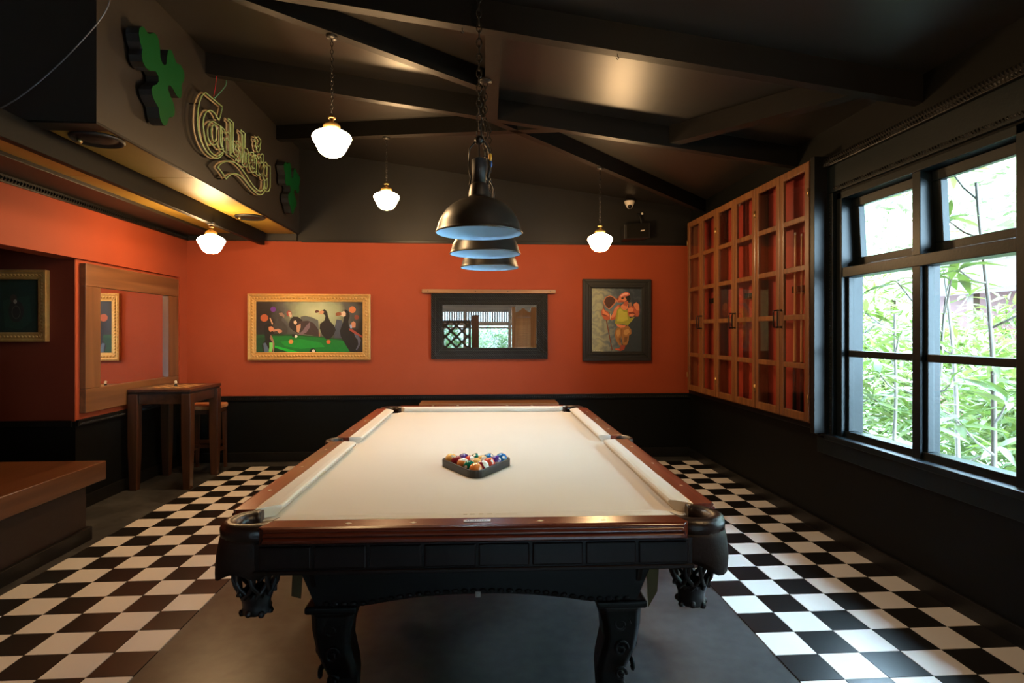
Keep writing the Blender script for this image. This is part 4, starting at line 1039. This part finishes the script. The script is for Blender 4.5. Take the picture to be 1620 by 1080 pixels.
cb = MB().box(-.20, .20, -.225, .225, .9515, .9528).build('chess_board', mat('dark_inlay', (.035, .014, .007), .35), bt)
lsq = MB()
for i in range(8):
    for j in range(8):
        if (i + j) % 2 == 0: lsq.box(-.19 + i*.0475, -.19 + (i+1)*.0475, -.21 + j*.0525, -.21 + (j+1)*.0525, .9528, .9533)
tag(lsq.build('light_square', mat('maple_inlay', (.55, .34, .14), .35), cb), kind='stuff')
kn = thing('chess_knight', 'small black and white chess piece standing on the bar table', 'chess piece', (-2.965, 5.99, .9533))
MB().lathe([(.001, 0), (.018, 0), (.019, .005), (.014, .010), (.010, .022), (.013, .028), (.001, .029)], 14).build('base', M['matte_black'], kn)
MB().prism([(-.012, .027), (.012, .027), (.013, .042), (.006, .056), (-.004, .058), (-.016, .046), (-.013, .040), (-.004, .042)], 'Y', -.006, .006).build('head', M['white_plastic'], kn, .002)
# bar stool tucked in behind
st_ = thing('bar_stool', 'wooden bar stool with a tan leather seat behind the bar table', 'stool', (-2.915, 6.52, 0))
MB().box(-.175, .175, -.165, .165, .665, .715).build('seat', M['tan_leather'], st_, .018, seg=4)
MB().box(-.16, .16, -.15, .15, .62, .665).build('seat_frame', M['teak'], st_, .003)
for sx in (-1, 1):
    for sy in (-1, 1):
        MB().loft([[(sx*.150 + a*.014, sy*.14 + b_*.014, 0) for a, b_ in ((-1,-1),(1,-1),(1,1),(-1,1))], [(sx*.142 + a*.021, sy*.132 + b_*.021, .62) for a, b_ in ((-1,-1),(1,-1),(1,1),(-1,1))]], True, False).build('leg', M['teakZ'], st_, .002)
for sy in (-1, 1): MB().box(-.13, .13, sy*.136 - .009, sy*.136 + .009, .26, .30).build('stretcher', M['teak'], st_, .002)
for sx in (-1, 1): MB().box(sx*.146 - .009, sx*.146 + .009, -.12, .12, .20, .24).build('stretcher', M['teak'], st_, .002)

# bench against the back wall, behind the pool table
bb_ = thing('wall_bench', 'honey wood bench top against the back wall behind the pool table', 'bench', (.155, 6.64, 0))
MB().box(-.775, .775, -.16, .16, .665, .70).build('top', M['oakX'], bb_, .005)
for sx in (-1, 1):
    for sy in (-1, 1): MB().box(sx*.68 - .025, sx*.68 + .025, sy*.11 - .025, sy*.11 + .025, 0, .665).build('leg', M['teakZ'], bb_, .003)
for sy in (-1, 1): MB().box(-.655, .655, sy*.11 - .012, sy*.11 + .012, .58, .665).build('apron', M['teak'], bb_, .002)

# ------------------------------------------------------------------ glazed cue cabinet on the right wall
cbn = thing('cue_cabinet', 'honey wood wall cabinet with six glazed doors and red lining', 'cabinet')
FXc, KY0, KY1, KZ0, KZ1 = 2.452, 4.15, 6.63, .815, 2.762
redlin = mat('red_cabinet_lining', (.30, .028, .014), .5, var=.08)
MB().box(XR - .012, XR, KY0 + .02, KY1 - .02, KZ0 + .02, KZ1 - .02).build('back_panel', redlin, cbn)
MB().box(FXc + .022, XR, KY0, KY1, KZ1 - .02, KZ1).build('top_board', M['oakY'], cbn, .002)
MB().box(FXc + .022, XR, KY0, KY1, KZ0, KZ0 + .02).build('bottom_board', M['oakY'], cbn, .002)
for y in (KY0, KY1 - .02): MB().box(FXc + .022, XR, y, y + .02, KZ0 + .02, KZ1 - .02).build('side_board', M['oak'], cbn, .002)
for y in (4.99, 5.825): MB().box(FXc + .024, XR - .012, y - .009, y + .009, KZ0 + .02, KZ1 - .02).build('divider', M['oak'], cbn, .002)
ys = [4.155, 4.572, 4.988, 5.405, 5.823, 6.225, 6.628]
for i in range(6):
    y0, y1 = ys[i] + .003, ys[i+1] - .003; x0, x1 = FXc - .002, FXc + .022
    z0, z1 = KZ0 + .012, KZ1 - .012; w = .055; d = MB()
    d.box(x0, x1, y0, y0 + w, z0, z1); d.box(x0, x1, y1 - w, y1, z0, z1)
    zs = [z0 + .06]; hgt = (z1 - z0 - .12 - 4*.042) / 5; panes = []
    d.box(x0, x1, y0 + w, y1 - w, z0, z0 + .06); d.box(x0, x1, y0 + w, y1 - w, z1 - .06, z1)
    z = z0 + .06
    for k in range(5):
        panes.append((z, z + hgt)); z += hgt
        if k < 4: d.box(x0 + .002, x1 - .002, y0 + w, y1 - w, z, z + .042); z += .042
    dr = d.build('door', M['oak'], cbn, .004)
    for (a, q) in panes: MB().box(x0 + .010, x0 + .013, y0 + w - .003, y1 - w + .003, a - .003, q + .003).build('pane', M['cab_glass'], dr)
    hy_ = (y1 - .028) if i % 2 == 0 else (y0 + .028)
    MB().tube([(x0, hy_, 1.53), (x0 - .030, hy_, 1.53), (x0 - .034, hy_, 1.55), (x0 - .034, hy_, 1.645), (x0 - .030, hy_, 1.665), (x0, hy_, 1.665)], .006, 6).ball((x0 - .002, hy_, 1.53), .010, 8, 5).ball((x0 - .002, hy_, 1.665), .010, 8, 5).build('handle', M['iron'], dr)
    yh = y0 + .003 if i % 2 == 0 else y1 - .003
    for zh in (1.0, 2.52): MB().tube([(x0 - .003, yh, zh - .03), (x0 - .003, yh, zh + .03)], .005, 6).build('hinge', M['brass'], dr)
cue_wood = wood('pale_maple_cue', (.46, .24, .09), (.60, .34, .14), 'Z', 1.2, .3, .4)
cue_dark = mat('black_cue_butt', (.010, .007, .006), .25)
def cue(label, y, x, z0, h, lean):
    o = thing('pool_cue', label, 'cue', (x, y, z0), 0, 'pool cues inside the wall cabinet')
    o.rotation_euler = (lean, 0, 0)
    MB().lathe([(.001, 0), (.0150, .002), (.0150, .03), (.0135, .35), (.0125, .42)], 10).build('butt', cue_dark, o)
    MB().lathe([(.0125, .42), (.0105, .7), (.0070, h - .03), (.0065, h - .02)], 10).build('shaft', cue_wood, o)
    MB().lathe([(.0066, h - .02), (.0066, h - .006), (.005, h), (.0005, h)], 10).build('tip', M['white_plastic'], o)
cz = KZ0 + .021
cue('cue on the left behind the nearest cabinet door', 4.475, 2.520, cz, 1.44, .01)
cue('cue in the middle behind the nearest cabinet door', 4.395, 2.535, cz, 1.42, 0)
cue('cue on the right behind the nearest cabinet door', 4.265, 2.520, cz, 1.45, -.012)
cue('cue behind the third cabinet door from the window', 5.06, 2.520, cz, 1.42, -.01)
cue('cue behind the fifth cabinet door from the window', 5.92, 2.520, cz, 1.42, .008)
for k, y in enumerate((4.37, 5.18, 6.02)):
    o = MB().box(XR - .040, XR - .012, y - .14, y + .14, 1.795, 1.855).build('cue_clip', M['oakY'], cbn, .004)
    for dy in (-.10, -.03, .04, .11): MB().box(XR - .075, XR - .044, y + dy - .006, y + dy + .006, 1.80, 1.85).build('prong', M['iron'], o)
tag(link('pool_ball', me_ball[(YE, 1)], None, (2.52, 5.075, KZ0 + .021 + BR), (0, .4, 1)), 'single pale ball at the bottom of the cue cabinet', 'ball')
# trim strip round the foot of the cabinet
trimob(8, MB().box(XR - .03, XR, KY0 - .06, YB - .03, KZ0 - .06, KZ0 - .004).box(XR - .126, XR, KY0 - .055, KY0 - .006, KZ0 - .06, KZ1 + .004), M['trim'], 'black rope trim around the cue cabinet')

# ------------------------------------------------------------------ outside the window
M['soil'] = mat('pale_garden_ground', (.16, .15, .12), .9, var=.3, scale=3)
struct(MB().box(XR + .3, 16, -9, 16, -.35, -.25).build('ground', M['soil']), 'pale garden ground outside the window')
struct(MB().box(-8, XR + .3, -16, YF - .16, -.35, -.02).build('ground', mat('dark_doorway_ground', (.05, .047, .04), .9, var=.3, scale=3)), 'dark garden ground outside the doorway')  # ground colour darkened to cut light bounced in at the doorway
def leaf_mat(name, c, tr=.35):
    m, N, L, b = new_mat(name)
    b.inputs['Base Color'].default_value = (*c, 1); b.inputs['Roughness'].default_value = .45
    t = N.new('ShaderNodeBsdfTranslucent'); t.inputs['Color'].default_value = (c[0]*1.25, c[1]*1.2, c[2], 1)
    mx = N.new('ShaderNodeMixShader'); mx.inputs[0].default_value = tr
    L.new(b.outputs[0], mx.inputs[1]); L.new(t.outputs[0], mx.inputs[2]); L.new(mx.outputs[0], N['Material Output'].inputs['Surface'])
    return m
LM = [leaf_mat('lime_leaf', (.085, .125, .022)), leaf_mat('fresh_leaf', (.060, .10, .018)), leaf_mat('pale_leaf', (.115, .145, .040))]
bark = mat('grey_bark', (.16, .135, .11), .8, var=.3, scale=20, bump=.5, bump_scale=40)
def leaf_mesh(mt, ln=.26, w=.055):
    n = 6; vs = []; fs = []
    for i in range(n + 1):
        t = i / n; x = ln*t; ww = w * (math.sin(math.pi * t**.8) ** .9 + (.02 if i < n else 0)) * .5; z = -.10*ln*t*t*2
        vs += [(x, -ww, z + ww*.35), (x, 0, z), (x, ww, z + ww*.35)]
    for i in range(n):
        a = i*3; fs += [(a, a+3, a+4, a+1), (a+1, a+4, a+5, a+2)]
    return MB().add(vs, fs, True).mesh('leaf', mt)
LF = [leaf_mesh(mt) for mt in LM]
R_ = random.Random(11)
def plant(label, x, y, h, lean, nwhorl, group='young trees outside the window', zlo=.3, per=8):
    o = thing('young_tree', label, 'tree', (x, y, -.25), 0, group)
    top = Vector((lean[0], lean[1], h)); stems = MB()
    def at(t): return Vector((lean[0]*t**1.5 + .03*math.sin(t*7 + x), lean[1]*t**1.3 + .03*math.sin(t*5 + y), h*t))
    stems.tube([at(i/10) for i in range(11)], [.022*(1 - .6*i/10) for i in range(11)], 6)
    for k in range(nwhorl):
        t = zlo + (1 - zlo)*(k + .5 + R_.uniform(-.3, .3))/nwhorl
        base_ = at(t); an = R_.uniform(0, 6.28); ln = R_.uniform(.12, .42)
        tip = base_ + Vector((math.cos(an)*ln, math.sin(an)*ln, ln*R_.uniform(.35, .9)))
        stems.tube([base_, base_.lerp(tip, .5) + Vector((0, 0, -.02)), tip], [.009, .007, .005], 5)
        for q in range(per):
            a = an + 2*math.pi*q/per + R_.uniform(-.3, .3)
            sc = R_.uniform(.7, 1.15)
            link('leaf', R_.choice(LF), o, tip + Vector((0, 0, R_.uniform(-.03, .03))), (R_.uniform(-.4, .4), R_.uniform(-.75, .35), a), (sc, sc, sc))
    stems.build('stem', bark, o)
    return o
plant('slender sapling with a grey stem in the right hand lower pane', 3.30, 3.50, 2.75, (.10, .22, 0), 7)
plant('lime green sapling just right of the window mullion', 3.42, 4.25, 2.0, (.1, -.12, 0), 7)
plant('bushy sapling in the left hand panes beside the mullion', 3.55, 4.75, 1.9, (.1, .1, 0), 7)
plant('sapling filling the far left pane beside the window frame', 3.60, 5.35, 2.05, (.05, .05, 0), 7)
plant('tall sapling behind the right hand panes', 4.15, 4.75, 2.9, (-.1, .1, 0), 7)
def shrub(label, x, y, h, r, n, seed, group, leafs=(.24, .05), z0=-.25, mts=None, sub=.5):
    rr = random.Random(seed)
    o = thing('garden_shrub', label, 'shrub', (x, y, z0), 0, group)
    mb = MB()
    for i in range(n):
        th = rr.uniform(0, 6.28); ph = math.acos(rr.uniform(-1, 1)); q = rr.uniform(.35, 1)**.6
        lump = 1 + .25*math.sin(3*th + seed) * math.sin(2*ph)
        c = Vector((r*q*lump*math.sin(ph)*math.cos(th), r*q*lump*math.sin(ph)*math.sin(th), h*.55 + h*.5*q*math.cos(ph)))
        e = Euler((rr.uniform(-.8, .8), rr.uniform(-.9, .6), th + rr.uniform(-.8, .8))).to_matrix()
        ln = leafs[0]*rr.uniform(.7, 1.3); w = leafs[1]*rr.uniform(.7, 1.3)
        pts = [(0, 0, 0), (ln*.4, -w/2, .01), (ln, 0, -ln*.15), (ln*.4, w/2, .01)]
        mb.add([tuple(c + e @ Vector(p)) for p in pts], [(0, 1, 2, 3)], False, rr.randrange(3))
    tag(mb.build('foliage', mts or LM, o), kind='stuff')
    st = MB()
    for k in range(5): st.tube([(rr.uniform(-.1, .1), rr.uniform(-.1, .1), 0), (rr.uniform(-.3, .3)*r, rr.uniform(-.3, .3)*r, h*.4), (rr.uniform(-.6, .6)*r, rr.uniform(-.6, .6)*r, h*.8)], [.02, .014, .006], 5)
    st.build('stem', bark, o)
    return o
g_ = 'shrubs outside the window'
shrub('rounded leafy shrub low behind the left hand panes', 5.3, 8.0, 2.0, 1.0, 1500, 3, g_)
shrub('broad leafy shrub behind the right hand panes', 5.7, 6.6, 1.75, 1.05, 1500, 4, g_)
shrub('shrub low in the near right of the window', 5.3, 4.9, 1.5, .9, 1300, 5, g_)
shrub('tall airy shrub at the far left of the window', 7.3, 11.0, 2.9, 1.3, 1600, 6, g_)
shrub('big distant shrub behind the saplings', 8.4, 8.6, 2.2, 1.2, 1800, 8, g_)
g3 = 'added trees screening low sky'  # row of trees added to hold back low sky light at the window
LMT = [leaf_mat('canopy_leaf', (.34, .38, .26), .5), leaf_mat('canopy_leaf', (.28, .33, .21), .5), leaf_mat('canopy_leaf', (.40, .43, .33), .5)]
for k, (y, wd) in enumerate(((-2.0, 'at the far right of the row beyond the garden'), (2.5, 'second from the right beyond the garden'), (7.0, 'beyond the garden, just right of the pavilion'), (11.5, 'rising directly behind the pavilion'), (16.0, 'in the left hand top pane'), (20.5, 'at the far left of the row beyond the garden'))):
    tr = shrub('added tall sky screening tree ' + wd, 13.2 + .5*(k % 2), y, 8.2 + .5*(k % 3), 2.7, 2600, 40 + k, g3, (.55, .30), -.25, LMT)
    tr.name = 'sky_screen_tree'; tr['category'] = 'tree'
# neighbouring building with a red wall under a dark roof
hb = thing('garden_pavilion', 'dark red pavilion with a brown roof beyond the plants', 'building', (10.2, 11.6, -.25))
MB().box(-.1, .1, -2.4, 1.2, .0, 2.55).build('wall', mat('pavilion_red', (.10, .018, .012), .6), hb)
MB().hexa([(-1.0,-2.9,2.45),(1.2,-2.9,3.3),(1.2,1.7,3.3),(-1.0,1.7,2.45),(-1.0,-2.9,2.55),(1.2,-2.9,3.4),(1.2,1.7,3.4),(-1.0,1.7,2.55)]).build('roof', mat('pavilion_roof', (.03, .015, .01), .7), hb)
for y in (-2.3, -1.1, .1, 1.1): MB().box(-.85, -.72, y - .07, y + .07, 0, 2.5).build('post', mat('pavilion_post', (.06, .033, .02), .7), hb)
for z in (.9, 1.7): MB().box(-.82, -.76, -2.4, 1.2, z, z + .1).build('rail', mat('pavilion_rail', (.09, .02, .015), .7), hb)

# ------------------------------------------------------------------ doorway and garden behind the camera (seen in the wall mirror)
pd = thing('lattice_screen', 'dark wooden lattice screen beside the doorway', 'screen', (-.50, YF + .30, 0))
DKW = mat('black_stained_wood', (.012, .011, .010), .45)
for z in (1.74, .95): MB().box(-.42, .38, -.02, .02, z, z + .07).build('rail', DKW, pd, .003)
for x in (-.42, .31): MB().box(x, x + .07, -.02, .02, 0, 1.74).build('stile', DKW, pd, .003)
for k in range(-3, 3):
    for d in (1, -1):
        q0, q1 = (-.36, 1.02 + k*.30), (.33, 1.02 + k*.30 + .69)
        if d < 0: q0, q1 = (-.36, 1.02 + k*.30 + .69), (.33, 1.02 + k*.30)
        pts = []
        for i in range(2):
            pts.append((q0, q1)[i])
        (xa, za), (xb, zb) = pts
        def cl(x, z):                                  # clip to the panel
            return x, z
        ts = []
        for t in [i/40 for i in range(41)]:
            z = za + (zb - za)*t
            if 1.0 <= z <= 1.76: ts.append(t)
        if len(ts) > 2:
            t0, t1 = ts[0], ts[-1]
            A = Vector((xa + (xb-xa)*t0, 0, za + (zb-za)*t0)); B = Vector((xa + (xb-xa)*t1, 0, za + (zb-za)*t1)); n = Vector((-(B-A).z, 0, (B-A).x)).normalized()*.028; off = Vector((0, .008*d, 0)); th = Vector((0, .008, 0))
            MB().hexa([tuple(p) for p in (A-n-th+off, B-n-th+off, B-n+th+off, A-n+th+off, A+n-th+off, B+n-th+off, B+n+th+off, A+n+th+off)]).build('lath', DKW, pd)
MB().box(-.42, .38, -.015, .015, .02, .95).build('lower_panel', DKW, pd)
o = thing('door_post', 'reddish brown wooden post beside the lattice screen', 'post', (0, YF + .25, 0))
MB().box(-.105, .105, -.06, .06, 0, 1.93).build('shaft', wood('red_brown_post', (.07, .018, .010), (.13, .035, .018), 'Z', 1.4), o, .004)
MB().box(-.115, .115, -.07, .07, 1.93, 1.955).build('cap', M['teak'], o, .003)
PINE = wood('pale_pine_door', (.34, .17, .07), (.50, .27, .12), 'Z', 1.6, .45, .1)
sd = thing('saloon_door', 'honey wood louvred saloon door with a scalloped top', 'door', (1.36, YF + .02, 0))
for x in (-.345, .19): MB().box(x, x + (.105 if x < 0 else .16), -.02, .02, .55, 2.19).build('stile', PINE, sd, .004)
MB().box(-.24, .19, -.018, .018, 1.90, 1.98).build('top_rail', PINE, sd, .003)
MB().box(-.24, .19, -.018, .018, .55, .66).build('bottom_rail', PINE, sd, .003)
MB().prism([(-.24, 1.98), (.19, 1.98), (.19, 2.03), (.15, 2.06), (.12, 2.055), (.09, 2.09), (.04, 2.10), (.02, 2.15), (-.025, 2.165), (-.07, 2.15), (-.09, 2.10), (-.14, 2.09), (-.17, 2.055), (-.20, 2.06), (-.24, 2.03)], 'Y', -.012, .012).build('crest', PINE, sd, .003)
for k in range(22):
    z = .67 + k*.056
    MB().hexa([(-.24,-.02,z),(.19,-.02,z),(.19,-.014,z-.004),(-.24,-.014,z-.004),(-.24,.014,z+.052),(.19,.014,z+.052),(.19,.02,z+.048),(-.24,.02,z+.048)]).build('louvre', PINE, sd)
# slatted veranda rail across the garden
vs_ = thing('slatted_fascia', 'brown veranda fascia with upright slats beyond the doorway', 'fence', (0, -5.5, 0))
FW = wood('veranda_brown', (.10, .045, .022), (.19, .090, .045), 'X', 1.2, .6, 0)
for z, h_ in ((2.15, .32), (1.70, .13), (1.60, .06)): MB().box(-2.6, 2.6, -.04, .04, z, z + h_).build('rail', FW, vs_, .003)
for i in range(66):
    x = -2.58 + i*.078
    MB().box(x, x + .046, -.012, .012, 1.82, 2.16).build('slat', FW, vs_)
for x in (-2.6, -.35, 1.13, 2.55): MB().box(x - .05, x + .05, -.05, .05, -.02, 2.5).build('post', FW, vs_, .003)
struct(MB().hexa([(-6,-7.2,2.45),(6,-7.2,2.45),(6,YF-.16,2.85),(-6,YF-.16,2.85),(-6,-7.2,2.51),(6,-7.2,2.51),(6,YF-.16,2.91),(-6,YF-.16,2.91)]).build('trim_9', M['beam']), 'added veranda roof cutting sky light outside the doorway')  # added roof, out of view, cuts sky light through the doorway
g2 = 'shrubs beyond the veranda'
LMD = [leaf_mat('hedge_leaf', (.045, .085, .018)), leaf_mat('hedge_leaf', (.035, .07, .016)), leaf_mat('hedge_leaf', (.06, .10, .03))]
for i, (x, y, h_, r_, lb) in enumerate(((-1.6, -8.2, 1.9, .9, 'round pale green shrub left of the doorway'), (.4, -8.6, 1.75, .9, 'pale green shrub straight beyond the doorway'), (1.6, -8.0, 1.85, .8, 'airy green shrub towards the saloon door'), (-.4, -10.5, 1.6, 1.2, 'distant pale shrub behind the others'), (-1.0, -6.9, 1.9, .5, 'narrow leafy shrub behind the lattice'), (3.0, -9.0, 2.4, 1.2, 'tall shrub at the right of the garden'))):
    shrub(lb, x, y, h_, r_, 1500, 20 + i, g2, (.12, .05), -.02, LMD)
o = struct(MB().box(-9, 9, -14.2, -14.0, -.02, 3.6).build('wall_sky_block', mat('sky_block_wall_paint', (.085, .08, .075), .8, var=.15)), 'added garden wall blocking low sky beyond the doorway')  # wall added to block the low sky seen through the doorway
